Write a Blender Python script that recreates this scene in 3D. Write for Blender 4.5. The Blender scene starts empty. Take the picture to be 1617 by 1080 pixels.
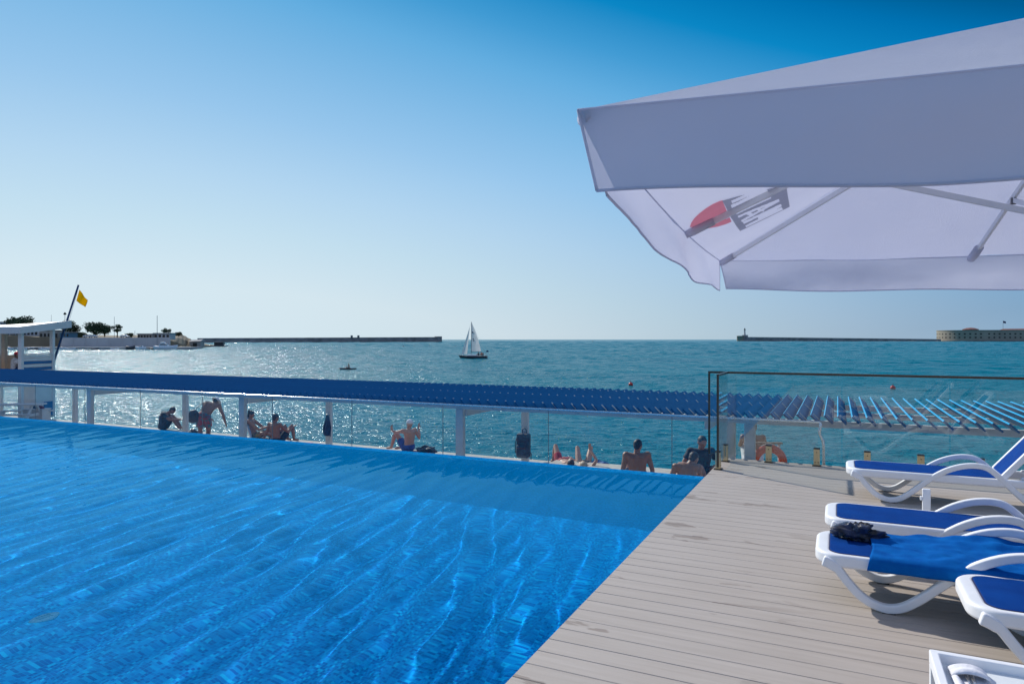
import bpy, bmesh, math, random
import numpy as np
from mathutils import Vector, Matrix, noise as mnoise
R = math.radians
C = bpy.context.scene.collection
SC = bpy.context.scene
random.seed(7)
# ------------------------------------------------------------------ camera, sky, sun, exposure
CAM_H = 1.6; YAW = R(25.7); FPX = 1068.0; HOR = 536.0
cam = bpy.data.cameras.new('camera'); cam_o = bpy.data.objects.new('camera', cam); C.objects.link(cam_o)
cam.sensor_width = 36; cam.lens = 36*FPX/1617; cam.shift_y = -4.0/1617
cam.clip_start = 0.05; cam.clip_end = 60000
cam_o.location = (0, 0, CAM_H); cam_o.rotation_euler = (R(90), 0, YAW)
SC.camera = cam_o
SUN_EL = R(35); SUN_AZ = YAW + R(35.5)              # azimuth counter-clockwise from +Y
sd = Vector((-math.sin(SUN_AZ)*math.cos(SUN_EL), math.cos(SUN_AZ)*math.cos(SUN_EL), math.sin(SUN_EL)))
W = bpy.data.worlds.new('World'); SC.world = W; W.use_nodes = True
wn = W.node_tree; wn.nodes.clear()
sky = wn.nodes.new('ShaderNodeTexSky'); sky.sky_type = 'NISHITA'; sky.sun_disc = False
sky.sun_elevation = SUN_EL; sky.sun_rotation = -SUN_AZ
sky.air_density = 1.0; sky.dust_density = 0.4; sky.ozone_density = 3.0; sky.altitude = 0
def wnode(t, **k):
    n = wn.nodes.new('ShaderNode'+t)
    for a_, b_ in k.items(): setattr(n, a_, b_)
    return n
# the sky's own brightness, shaped by the angle from the sun, graded to the clear azure of the day
bwn = wnode('RGBToBW'); wn.links.new(sky.outputs[0], bwn.inputs[0])
tcw = wnode('TexCoord'); nrm = wnode('VectorMath', operation='NORMALIZE'); wn.links.new(tcw.outputs['Generated'], nrm.inputs[0])
spx = wnode('SeparateXYZ'); wn.links.new(nrm.outputs[0], spx.inputs[0])
def wmath(op, a_, b_=None):
    n = wnode('Math', operation=op)
    for i_, x_ in enumerate((a_, b_)):
        if x_ is None: continue
        if isinstance(x_, (int, float)): n.inputs[i_].default_value = x_
        else: wn.links.new(x_, n.inputs[i_])
    return n.outputs[0]
hz = wnode('VectorMath', operation='MULTIPLY'); wn.links.new(nrm.outputs[0], hz.inputs[0]); hz.inputs[1].default_value = (1, 1, 0)
hn = wnode('VectorMath', operation='NORMALIZE'); wn.links.new(hz.outputs[0], hn.inputs[0])
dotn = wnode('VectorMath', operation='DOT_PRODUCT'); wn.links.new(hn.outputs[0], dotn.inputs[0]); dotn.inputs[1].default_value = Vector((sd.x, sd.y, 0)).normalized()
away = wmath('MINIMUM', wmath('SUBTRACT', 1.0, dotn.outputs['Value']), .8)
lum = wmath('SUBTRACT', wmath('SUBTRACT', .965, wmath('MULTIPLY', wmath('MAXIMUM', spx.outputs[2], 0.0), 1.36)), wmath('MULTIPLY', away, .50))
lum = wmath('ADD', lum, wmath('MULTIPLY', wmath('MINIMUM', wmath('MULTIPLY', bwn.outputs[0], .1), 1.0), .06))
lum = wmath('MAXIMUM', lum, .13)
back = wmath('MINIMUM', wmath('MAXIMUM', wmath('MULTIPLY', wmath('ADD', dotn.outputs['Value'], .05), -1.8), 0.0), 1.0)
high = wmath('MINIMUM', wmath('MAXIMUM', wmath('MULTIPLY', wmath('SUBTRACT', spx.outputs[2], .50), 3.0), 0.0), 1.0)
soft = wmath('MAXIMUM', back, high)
rmp = wnode('ValToRGB'); cr = rmp.color_ramp
SKY_STOPS = [(.08,(0,.075,.22)),(.13,(0,.108,.30)),(.175,(0,.165,.44)),(.245,(.003,.24,.56)),(.32,(.055,.33,.66)),(.39,(.127,.42,.745)),(.58,(.31,.565,.84)),(.70,(.45,.67,.875)),(.80,(.55,.745,.875)),(.92,(.67,.81,.885))]
while len(cr.elements) < len(SKY_STOPS): cr.elements.new(.5)
for e_, (p_, c_) in zip(cr.elements, SKY_STOPS): e_.position = p_; e_.color = (*c_, 1)
wn.links.new(lum, rmp.inputs[0])
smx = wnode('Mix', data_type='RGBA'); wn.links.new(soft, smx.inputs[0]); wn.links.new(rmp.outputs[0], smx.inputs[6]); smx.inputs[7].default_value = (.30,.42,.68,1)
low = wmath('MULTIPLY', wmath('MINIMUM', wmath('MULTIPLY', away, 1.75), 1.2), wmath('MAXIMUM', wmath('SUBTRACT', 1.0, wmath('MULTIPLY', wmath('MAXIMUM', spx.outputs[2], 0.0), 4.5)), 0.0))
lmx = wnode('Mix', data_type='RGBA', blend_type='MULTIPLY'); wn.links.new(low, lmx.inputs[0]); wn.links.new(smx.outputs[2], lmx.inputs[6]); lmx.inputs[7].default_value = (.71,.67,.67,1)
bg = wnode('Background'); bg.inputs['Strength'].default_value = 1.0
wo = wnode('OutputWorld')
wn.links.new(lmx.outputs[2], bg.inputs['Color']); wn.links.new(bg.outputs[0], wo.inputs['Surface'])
sl = bpy.data.lights.new('sun', 'SUN'); sl.energy = 4.1; sl.angle = R(0.53); sl.color = (1.0, 0.95, 0.87)
so = bpy.data.objects.new('sun', sl); C.objects.link(so)
so.rotation_euler = (-sd).to_track_quat('-Z', 'Y').to_euler(); so.location = (-20, 10, 30)
sl.cycles.is_caustics_light = True
SC.view_settings.view_transform = 'Standard'; SC.view_settings.look = 'None'
SC.view_settings.exposure = 0.0; SC.view_settings.gamma = 1.0
SC.cycles.use_denoising = True
SC.cycles.max_bounces = 10; SC.cycles.transparent_max_bounces = 24; SC.cycles.transmission_bounces = 8
SC.cycles.caustics_reflective = False; SC.cycles.caustics_refractive = True
SC.cycles.sample_clamp_indirect = 4.0

# ------------------------------------------------------------------ photo geometry -> world
fw = Vector((-math.sin(YAW), math.cos(YAW), 0)); rt = Vector((math.cos(YAW), math.sin(YAW), 0)); up = Vector((0, 0, 1))
def ray(px, py): return fw + rt*((px-808.5)/FPX) + up*((HOR-py)/FPX)
def atY(px, py, Y): return Vector((0, 0, CAM_H)) + ray(px, py)*Y
def atz(px, py, z): return atY(px, py, (z-CAM_H)*FPX/(HOR-py))
def atv(px, py, v): return atY(px, py, v/ray(px, py).y)

# ------------------------------------------------------------------ helpers
def put(o, label=None, cat=None, group=None, kind=None):
    if label: o['label'] = label
    if cat: o['category'] = cat
    if group: o['group'] = group
    if kind: o['kind'] = kind
    return o
def empty(name, loc=(0,0,0), rz=0.0, **k):
    o = bpy.data.objects.new(name, None); C.objects.link(o); o.location = loc; o.rotation_euler = (0,0,rz)
    o.empty_display_size = 0.2
    return put(o, **k)
def mesh_obj(name, verts, faces, mat, parent=None, smooth=False, **k):
    me = bpy.data.meshes.new(name); me.from_pydata([tuple(v) for v in verts], [], faces); me.update()
    return link(name, me, mat, parent, smooth, **k)
def link(name, me, mat, parent=None, smooth=False, **k):
    if mat is not None:
        for m in (mat if isinstance(mat, (list, tuple)) else [mat]): me.materials.append(m)
    if smooth: me.polygons.foreach_set('use_smooth', [True]*len(me.polygons))
    o = bpy.data.objects.new(name, me); C.objects.link(o)
    if parent is not None: o.parent = parent
    return put(o, **k)
class MB:
    """collects boxes, tubes and sheets and links them as one mesh object"""
    def __init__(s): s.v = []; s.f = []
    def add(s, verts, faces):
        b = len(s.v); s.v += [tuple(x) for x in verts]; s.f += [tuple(i+b for i in f) for f in faces]; return s
    def box(s, x0, x1, y0, y1, z0, z1, M=None):
        vs = [Vector((x,y,z)) for z in (z0,z1) for y in (y0,y1) for x in (x0,x1)]
        if M is not None: vs = [M @ v for v in vs]
        return s.add(vs, [(0,2,3,1),(4,5,7,6),(0,1,5,4),(2,6,7,3),(0,4,6,2),(1,3,7,5)])
    def tube(s, pts, rad, n=8, cap=True, flat=1.0, upv=None):
        pts = [Vector(p) for p in pts]; rad = rad if isinstance(rad, (list,tuple)) else [rad]*len(pts)
        rings = []; prev = None
        for i, p in enumerate(pts):
            d = (pts[min(i+1,len(pts)-1)]-pts[max(i-1,0)]).normalized()
            if upv is not None: a = Vector(upv) - d*d.dot(Vector(upv))
            elif prev is None: a = Vector((0,0,1)) if abs(d.z) < .9 else Vector((1,0,0)); a = a-d*d.dot(a)
            else: a = prev - d*d.dot(prev)
            a.normalize(); prev = a; b = d.cross(a)
            rings.append([p+(a*math.cos(2*math.pi*k/n)*flat+b*math.sin(2*math.pi*k/n))*rad[i] for k in range(n)])
        vs = [v for r in rings for v in r]; fs = []
        for i in range(len(pts)-1):
            for k in range(n):
                fs.append((i*n+k, i*n+(k+1)%n, (i+1)*n+(k+1)%n, (i+1)*n+k))
        if cap: fs += [tuple(range(n))[::-1], tuple((len(pts)-1)*n+k for k in range(n))]
        return s.add(vs, fs)
    def bar(s, a, b, w, h, upv=(0,0,1)):
        a = Vector(a); b = Vector(b); d = (b-a).normalized(); u = Vector(upv); u = (u-d*d.dot(u)).normalized(); c = d.cross(u)
        vs = [p+c*i*w/2+u*j*h/2 for p in (a,b) for j in (-1,1) for i in (-1,1)]
        return s.add(vs, [(0,1,3,2),(4,6,7,5),(0,4,5,1),(2,3,7,6),(0,2,6,4),(1,5,7,3)])
    def prism(s, poly, z0, z1, M=None):
        n = len(poly); vs = [Vector((p[0],p[1],z)) for z in (z0,z1) for p in poly]
        if M is not None: vs = [M @ v for v in vs]
        return s.add(vs, [tuple(range(n))[::-1], tuple(range(n,2*n))]+[(i,(i+1)%n,n+(i+1)%n,n+i) for i in range(n)])
    def lathe(s, prof, c=(0,0,0), n=16, a0=0, a1=2*math.pi):
        c = Vector(c); full = abs(a1-a0) > 6.28; m = n if full else n+1
        vs = [c+Vector((r*math.cos(a0+(a1-a0)*k/n), r*math.sin(a0+(a1-a0)*k/n), z)) for r,z in prof for k in range(m)]
        fs = []
        for i in range(len(prof)-1):
            for k in range(n): fs.append((i*m+k, i*m+(k+1)%m, (i+1)*m+(k+1)%m, (i+1)*m+k))
        return s.add(vs, fs)
    def ball(s, c, r, n=10, sc=(1,1,1), M=None):
        c = Vector(c); vs = []; fs = []; m = n//2+1
        for i in range(m+1):
            th = math.pi*i/m
            for k in range(n):
                p = Vector((math.sin(th)*math.cos(2*math.pi*k/n)*sc[0], math.sin(th)*math.sin(2*math.pi*k/n)*sc[1], math.cos(th)*sc[2]))*r
                vs.append(c+(M @ p if M else p))
        for i in range(m):
            for k in range(n): fs.append((i*n+k, (i+1)*n+k, (i+1)*n+(k+1)%n, i*n+(k+1)%n))
        return s.add(vs, fs)
    def build(s, name, mat, parent=None, smooth=False, bevel=0, seg=2, solid=0, subd=0, weld=0, **k):
        me = bpy.data.meshes.new(name); me.from_pydata(s.v, [], s.f); me.update()
        bm = bmesh.new(); bm.from_mesh(me)
        if weld: bmesh.ops.remove_doubles(bm, verts=bm.verts, dist=weld)
        bmesh.ops.recalc_face_normals(bm, faces=bm.faces); bm.to_mesh(me); bm.free()
        o = link(name, me, mat, parent, smooth, **k)
        if solid: m = o.modifiers.new('solid', 'SOLIDIFY'); m.thickness = solid; m.offset = 0
        if bevel:
            m = o.modifiers.new('bevel', 'BEVEL'); m.width = bevel; m.segments = seg; m.limit_method = 'ANGLE'; m.angle_limit = R(35); m.harden_normals = False
        if subd: m = o.modifiers.new('sub', 'SUBSURF'); m.levels = subd; m.render_levels = subd
        return o
def copy_tree(o, parent=None):
    c = o.copy(); C.objects.link(c)
    if parent is not None: c.parent = parent
    for ch in [x for x in bpy.data.objects if x.parent == o]: copy_tree(ch, c)
    return c

# ------------------------------------------------------------------ materials
MATS = {}
class NT:
    def __init__(s, name):
        s.m = bpy.data.materials.new(name); s.m.use_nodes = True; s.t = s.m.node_tree; s.t.nodes.clear()
        s.out = s.t.nodes.new('ShaderNodeOutputMaterial')
    def n(s, t, **k):
        nd = s.t.nodes.new('ShaderNode'+t)
        for a, b in k.items():
            if a.startswith('i_'): nd.inputs[a[2:].replace('_',' ')].default_value = b
            else: setattr(nd, a, b)
        return nd
    def l(s, a, b): s.t.links.new(a, b); return b
    def math(s, op, a, b=None, c=None):
        nd = s.n('Math', operation=op)
        for i, x in enumerate((a,b,c)):
            if x is None: continue
            if isinstance(x, (int,float)): nd.inputs[i].default_value = x
            else: s.l(x, nd.inputs[i])
        return nd.outputs[0]
    def ramp(s, fac, stops, interp='LINEAR'):
        nd = s.n('ValToRGB'); r = nd.color_ramp; r.interpolation = interp
        while len(r.elements) < len(stops): r.elements.new(0.5)
        for e, (p, c) in zip(r.elements, stops): e.position = p; e.color = (*c, 1) if len(c) == 3 else c
        s.l(fac, nd.inputs[0]); return nd.outputs[0]
    def noise(s, scale, detail=4, rough=0.55, vec=None, dist=0):
        nd = s.n('TexNoise'); nd.inputs['Scale'].default_value = scale; nd.inputs['Detail'].default_value = detail
        nd.inputs['Roughness'].default_value = rough; nd.inputs['Distortion'].default_value = dist
        if vec is not None: s.l(vec, nd.inputs['Vector'])
        return nd.outputs['Fac']
    def mapping(s, scale=(1,1,1), rot=(0,0,0), src='Object', loc=(0,0,0)):
        tc = s.n('TexCoord'); mp = s.n('Mapping'); mp.inputs['Scale'].default_value = scale; mp.inputs['Rotation'].default_value = rot; mp.inputs['Location'].default_value = loc
        s.l(tc.outputs[src], mp.inputs[0]); return mp.outputs[0]
    def mix(s, fac, a, b, mode='MIX'):
        nd = s.n('Mix', data_type='RGBA', blend_type=mode)
        for i, x in ((0,fac),(6,a),(7,b)):
            if isinstance(x, (int,float)): nd.inputs[i].default_value = x
            elif isinstance(x, tuple): nd.inputs[i].default_value = (*x,1) if len(x)==3 else x
            else: s.l(x, nd.inputs[i])
        return nd.outputs[2]
    def bump(s, h, strength=0.3, dist=0.01, nrm=None):
        nd = s.n('Bump'); nd.inputs['Strength'].default_value = strength; nd.inputs['Distance'].default_value = dist; s.l(h, nd.inputs['Height'])
        if nrm is not None: s.l(nrm, nd.inputs['Normal'])
        return nd.outputs[0]
    def pbr(s, col, rough=0.5, metal=0.0, nrm=None, **k):
        p = s.n('BsdfPrincipled')
        for nm, x in (('Base Color',col),('Roughness',rough),('Metallic',metal)):
            if isinstance(x, (int,float)): p.inputs[nm].default_value = x
            elif isinstance(x, tuple): p.inputs[nm].default_value = (*x,1)
            else: s.l(x, p.inputs[nm])
        if nrm is not None: s.l(nrm, p.inputs['Normal'])
        for a, b in k.items(): p.inputs[a.replace('_',' ')].default_value = b
        s.l(p.outputs[0], s.out.inputs[0]); return p
def simple(name, col, rough=0.5, metal=0.0, var=0.12, scale=6.0, bump=0.0, bscale=60, src='Object', **k):
    if name in MATS: return MATS[name]
    t = NT(name); v = t.mapping(src=src)
    f = t.noise(scale, 5, .6, v)
    c = t.ramp(f, [(.3, tuple(x*(1-var) for x in col)), (.7, tuple(min(1,x*(1+var)) for x in col))])
    rr = t.ramp(t.noise(scale*2.3, 3, .5, v), [(.3, (max(rough-.06,0.02),)*3), (.7, (min(rough+.06,1),)*3)])
    nr = t.bump(t.noise(bscale, 3, .6, v), bump, .004) if bump else None
    t.pbr(c, rr, metal, nr, **k); MATS[name] = t.m; return t.m
def solve_uv(o):pass
# ------------------------------------------------------------------ sea
Z_SEA = -3.2; Z_TER = -1.45; Z_W = -0.04
def sea_mat():
    t = NT('sea_water'); v = t.mapping((1,1,1), (0,0,R(20)))
    v2 = t.mapping((0.6,1.3,1), (0,0,R(-14)))
    h = t.math('MULTIPLY', t.noise(1.1, 3, .5, v2, .5), 0.55)
    h = t.math('ADD', h, t.math('MULTIPLY', t.noise(4.5, 2, .5, v, .4), 0.20))
    nr = t.bump(h, 1.0, 0.64)
    big = t.noise(0.012, 3, .5, t.mapping((1,3,1)))
    c = t.ramp(big, [(.3, (.0,.125,.175)), (.7, (.0,.160,.205))])
    p = t.pbr(c, .15, 0, nr, IOR=1.33, Specular_IOR_Level=.30, Specular_Tint=(.38,.82,1,1))
    df = t.n('BsdfDiffuse'); t.l(c, df.inputs[0]); t.l(nr, df.inputs['Normal'])
    mx = t.n('MixShader'); mx.inputs[0].default_value = .30; t.l(p.outputs[0], mx.inputs[1]); t.l(df.outputs[0], mx.inputs[2]); t.l(mx.outputs[0], t.out.inputs[0])
    return t.m
def waves(x, y, spec):
    z = np.zeros_like(x)
    for (amp, lam, ang, ph, sharp) in spec:
        k = 2*np.pi/lam; s = np.sin(k*(x*math.cos(ang)+y*math.sin(ang))+ph)
        z += amp*((1-np.abs(s))**1.0*2-1 if sharp else s)
    return z
def grid_mesh(name, xs, ys, zf, mat, parent=None, smooth=True, **k):
    X, Y = np.meshgrid(xs, ys); Z = zf(X, Y); nx, ny = len(xs), len(ys)
    co = np.stack([X, Y, Z], -1).reshape(-1, 3).astype(np.float32)
    i = np.arange(nx*ny).reshape(ny, nx)
    q = np.stack([i[:-1,:-1], i[:-1,1:], i[1:,1:], i[1:,:-1]], -1).reshape(-1, 4).astype(np.int32)
    me = bpy.data.meshes.new(name); me.vertices.add(len(co)); me.vertices.foreach_set('co', co.ravel())
    me.loops.add(q.size); me.loops.foreach_set('vertex_index', q.ravel())
    me.polygons.add(len(q)); me.polygons.foreach_set('loop_start', np.arange(0, q.size, 4, dtype=np.int32)); me.polygons.foreach_set('loop_total', np.full(len(q), 4, np.int32))
    me.update(calc_edges=True)
    return link(name, me, mat, parent, smooth, **k)
rng = np.random.RandomState(3)
def polar_mesh(name, th, r, zf, mat, **k):
    T, RR = np.meshgrid(th, r); X = -np.sin(T)*RR; Y = np.cos(T)*RR; Z = zf(X, Y, RR)
    nx, ny = len(th), len(r)
    co = np.stack([X, Y, Z], -1).reshape(-1, 3).astype(np.float32)
    i = np.arange(nx*ny).reshape(ny, nx)
    q = np.stack([i[:-1,:-1], i[1:,:-1], i[1:,1:], i[:-1,1:]], -1).reshape(-1, 4).astype(np.int32)
    me = bpy.data.meshes.new(name); me.vertices.add(len(co)); me.vertices.foreach_set('co', co.ravel())
    me.loops.add(q.size); me.loops.foreach_set('vertex_index', q.ravel())
    me.polygons.add(len(q)); me.polygons.foreach_set('loop_start', np.arange(0, q.size, 4, dtype=np.int32)); me.polygons.foreach_set('loop_total', np.full(len(q), 4, np.int32))
    me.update(calc_edges=True)
    return link(name, me, mat, None, True, **k)
lam = .7*1.22**np.arange(24)
sea_spec = [(l, R(105)+rng.normal(0,.55), rng.uniform(0,6.28)) for l in np.repeat(lam, 2)]
def sea_z(X, Y, RR):
    Z = np.full_like(X, Z_SEA)
    sp = np.maximum(RR*.0030, .10)
    for l, ang, ph in sea_spec:
        w = np.clip((l/sp-2.6)/2.5, 0, 1)*np.clip((20-l/sp)/8, 0, 1)*np.clip((2600-RR)/1800, 0.12, 1)
        Z += w*l*SEA_SLOPE*np.sin(2*np.pi/l*(X*math.cos(ang)+Y*math.sin(ang))+ph)
    return Z
SEA_SLOPE = 0.0074
SEA = sea_mat()
th = YAW + np.radians(np.linspace(41, -41, 700)); rr_ = np.concatenate([13*np.exp(np.linspace(0, math.log(6000/13), 900)), [15000, 40000]])
o = polar_mesh('sea', th, rr_, sea_z, SEA, kind='structure')
th2 = YAW + np.radians(np.linspace(319, 41, 60))
polar_mesh('sea', th2, np.array([13, 60, 400, 4000, 40000.]), lambda X, Y, RR: np.full_like(X, Z_SEA), SEA, kind='structure')

# ------------------------------------------------------------------ pool
U_E = -1.40; V_E = 8.09; FLOOR = -1.46
def tile_mat():
    t = NT('blue_mosaic'); s = 1/0.025
    tc = t.n('TexCoord'); geo = t.n('NewGeometry')
    vm = t.n('VectorMath', operation='SCALE'); t.l(tc.outputs['Object'], vm.inputs[0]); vm.inputs['Scale'].default_value = s
    off = t.n('VectorMath', operation='ADD'); t.l(vm.outputs[0], off.inputs[0]); off.inputs[1].default_value = (.37,.41,.33)
    fl = t.n('VectorMath', operation='FLOOR'); t.l(off.outputs[0], fl.inputs[0])
    wn_ = t.n('TexWhiteNoise', noise_dimensions='3D'); t.l(fl.outputs[0], wn_.inputs[0])
    c = t.ramp(wn_.outputs['Value'], [(0,(.0,.075,.38)),(.28,(.0,.15,.52)),(.58,(.0,.22,.63)),(.82,(.001,.30,.72)),(.94,(.003,.40,.80))], 'CONSTANT')
    fr = t.n('VectorMath', operation='FRACTION'); t.l(off.outputs[0], fr.inputs[0])
    sx = t.n('SeparateXYZ'); t.l(fr.outputs[0], sx.inputs[0])
    def ed(o_): return t.math('GREATER_THAN', t.math('ABSOLUTE', t.math('SUBTRACT', o_, .5)), .45)
    nz = t.n('SeparateXYZ'); t.l(geo.outputs['Normal'], nz.inputs[0])
    def fac(k): return t.math('LESS_THAN', t.math('ABSOLUTE', nz.outputs[k]), .5)
    g = t.math('MAXIMUM', t.math('MULTIPLY', ed(sx.outputs[0]), fac(0)), t.math('MAXIMUM', t.math('MULTIPLY', ed(sx.outputs[1]), fac(1)), t.math('MULTIPLY', ed(sx.outputs[2]), fac(2))))
    c = t.mix(g, c, (.003,.27,.66))
    t.pbr(c, .5, Specular_IOR_Level=.03)
    return t.m
TILE = tile_mat()
# basin: floor and four walls, the walls go down to the sea bed level of the terrace
b = MB()
b.box(-30, U_E, -6, V_E-.0, FLOOR-.3, FLOOR)
b.box(-30, U_E+.0, V_E, V_E+.22, FLOOR-.3, Z_W-.006)
b.box(U_E, U_E+.2, -6, V_E+.22, FLOOR-.3, -.06)
b.box(-30.2, -30, -6, V_E+.22, FLOOR-.3, -.06)
b.box(-30.2, U_E+.2, -6.2, -6, FLOOR-.3, -.06)
basin = b.build('pool_basin', TILE, kind='structure')
basin.cycles.is_caustics_receiver = True
rp = np.random.RandomState(11)
pool_spec = []
for lam, amp in ((1.4,.0009),(.85,.0010),(.60,.0012),(.45,.0013),(.35,.0011),(.28,.00085),(.22,.0005),(.17,.00025)):
    for k in range(2):
        pool_spec.append((amp, lam*rp.uniform(.9,1.12), R(15)+rp.normal(0,.30), rp.uniform(0,6.28), False))
def pool_z(X, Y):
    w1 = 0.12*np.sin(.9*X+.5*Y)+0.15*np.sin(.4*Y-.7*X+1.3)
    f = np.clip((V_E+.2-Y)/.25, 0, 1)
    return Z_W + f*waves(X+w1, Y+.5*w1, pool_spec)*(0.62+.2*np.sin(.5*X+.8*Y))
def water_mat():
    t = NT('pool_water')
    rf = t.n('BsdfRefraction'); rf.inputs['IOR'].default_value = 1.33; rf.inputs['Roughness'].default_value = 0; rf.inputs[0].default_value = (.80,.97,1,1)
    gl = t.n('BsdfGlossy'); gl.inputs['Roughness'].default_value = .02; gl.inputs[0].default_value = (.32,.82,1,1)
    fr = t.n('Fresnel'); fr.inputs['IOR'].default_value = 1.33
    mx = t.n('MixShader'); t.l(t.math('MULTIPLY', fr.outputs[0], .52), mx.inputs[0]); t.l(rf.outputs[0], mx.inputs[1]); t.l(gl.outputs[0], mx.inputs[2])
    df = t.n('BsdfDiffuse'); df.inputs[0].default_value = (.0,.36,.76,1)      # the light the water itself scatters back
    m2 = t.n('MixShader'); lw = t.n('LayerWeight'); mr_ = t.n('MapRange'); t.l(lw.outputs['Facing'], mr_.inputs[0])      # a longer way through the water scatters more
    for i_, v_ in ((1,.58),(2,.84),(3,.13),(4,.36)): mr_.inputs[i_].default_value = v_
    t.l(mr_.outputs[0], m2.inputs[0]); t.l(rf.outputs[0], m2.inputs[1]); t.l(df.outputs[0], m2.inputs[2])
    t.l(m2.outputs[0], mx.inputs[1])
    t.l(mx.outputs[0], t.out.inputs[0])
    return t.m
xs = np.concatenate([np.linspace(-30,-17,120)[:-1], np.linspace(-17,U_E+.02,700)]); ys = np.concatenate([np.linspace(-6,1,60)[:-1], np.linspace(1,V_E+.2,330)])
pw = grid_mesh('pool_water', xs, ys, pool_z, water_mat(), kind='structure')
pw.cycles.is_caustics_caster = True
# ------------------------------------------------------------------ deck
def deck_mat():
    t = NT('composite_decking'); v = t.mapping()
    sx = t.n('SeparateXYZ'); t.l(v, sx.inputs[0])
    g = t.noise(1.0, 6, .6, t.mapping((1.2,26,26)))
    wn_ = t.n('TexWhiteNoise', noise_dimensions='1D'); t.l(t.math('FLOOR', t.math('DIVIDE', sx.outputs[1], .15)), wn_.inputs['W'])
    c = t.ramp(g, [(.25,(.38,.33,.285)),(.75,(.475,.42,.37))])
    c = t.mix(t.math('MULTIPLY', wn_.outputs[0], .10), c, (.38,.32,.27))
    sm = t.noise(.9, 5, .6, v)
    c = t.mix(t.math('MULTIPLY', t.ramp(sm, [(.45,(0,0,0)),(.75,(1,1,1))]), .30), c, (.36,.30,.245))
    wet = t.math('MULTIPLY', t.ramp(t.noise(2.6, 4, .55, t.mapping((.55,1.5,1), loc=(3.1,1.7,0)), .3), [(.615,(0,0,0)),(.63,(1,1,1))]), t.ramp(t.math('MULTIPLY', sx.outputs[0], -.5), [(.0,(.0,.0,.0)),(.42,(1,1,1))]))
    t.mixwet = wet
    c = t.mix(t.math('MULTIPLY', wet, .8), c, (.25,.20,.165))
    rib = t.math('SINE', t.math('MULTIPLY', sx.outputs[1], 2*math.pi/.0095))
    nr = t.bump(t.math('ADD', t.math('MULTIPLY', rib, .5), t.math('MULTIPLY', g, 1.2)), .25, .002)
    t.pbr(c, .62, 0, nr)
    return t.m
DECK = deck_mat()
b = MB(); v0 = -7.0; n = 0
while v0 < 9.44:
    v1 = min(v0+.150, 9.56); b.box(U_E+.004, 12, v0+.0017, v1-.0017, -.028, 0); v0 = v1
deck = b.build('pool_deck', DECK, bevel=.003, seg=1, kind='structure')
b = MB(); b.box(U_E+.19, 12, -7, 9.5, -.10, -.034); b.box(U_E+.3, 12, 9.3, 9.5, Z_TER, -.11); b.box(U_E+.5, 12, -7, 9.3, -1.4, -.11)
b.build('deck_base', simple('dark_concrete', (.16,.155,.15), .8), kind='structure')
# gutter behind the overflow edge and the lower terrace
CONC = simple('terrace_concrete', (.50,.45,.38), .85, var=.18, scale=3.5, bump=.5, bscale=40)
b = MB(); b.box(-36, 7, 8.8, 15.75, Z_TER-.4, Z_TER); b.box(-36, 7, 15.4, 15.75, Z_SEA-2, Z_TER-.4); b.box(-36, 7, 8.4, 8.8, Z_TER-.4, Z_TER)
b.box(-36, U_E+.1, 9.47, 9.74, Z_TER+.0, -.39); b.box(-6, 3, 12.0, 14.9, Z_TER, -1.24)
b.build('terrace', CONC, bevel=.02, kind='structure')

# round drain cover on the pool floor
def underwater(px, py):   # where the line of sight meets the floor after bending at the surface
    d = ray(px, py).normalized(); p = Vector((0,0,CAM_H))+d*((Z_W-CAM_H)/d.z); h = Vector((d.x,d.y,0))/1.33; q = Vector((h.x,h.y,-math.sqrt(1-h.length**2)))
    return p+q*((FLOOR-Z_W)/q.z)
dp = underwater(72, 975)
b = MB(); b.lathe([(0,.018),(.085,.018),(.10,.010),(.105,.002),(.10,.0),(0,.0)], (dp.x,dp.y,FLOOR+.001), 28)
dr = b.build('floor_drain', simple('drain_white', (.75,.76,.72), .5, var=.15, scale=20), None, True, label='round pale drain cover on the blue pool floor', cat='drain')
b = MB()
for k in range(5): b.box(dp.x-.05,dp.x+.05,dp.y-.045+.02*k,dp.y-.039+.02*k,FLOOR+.0195,FLOOR+.0225)
b.build('grille', simple('drain_slot', (.15,.17,.18), .5), dr)
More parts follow.
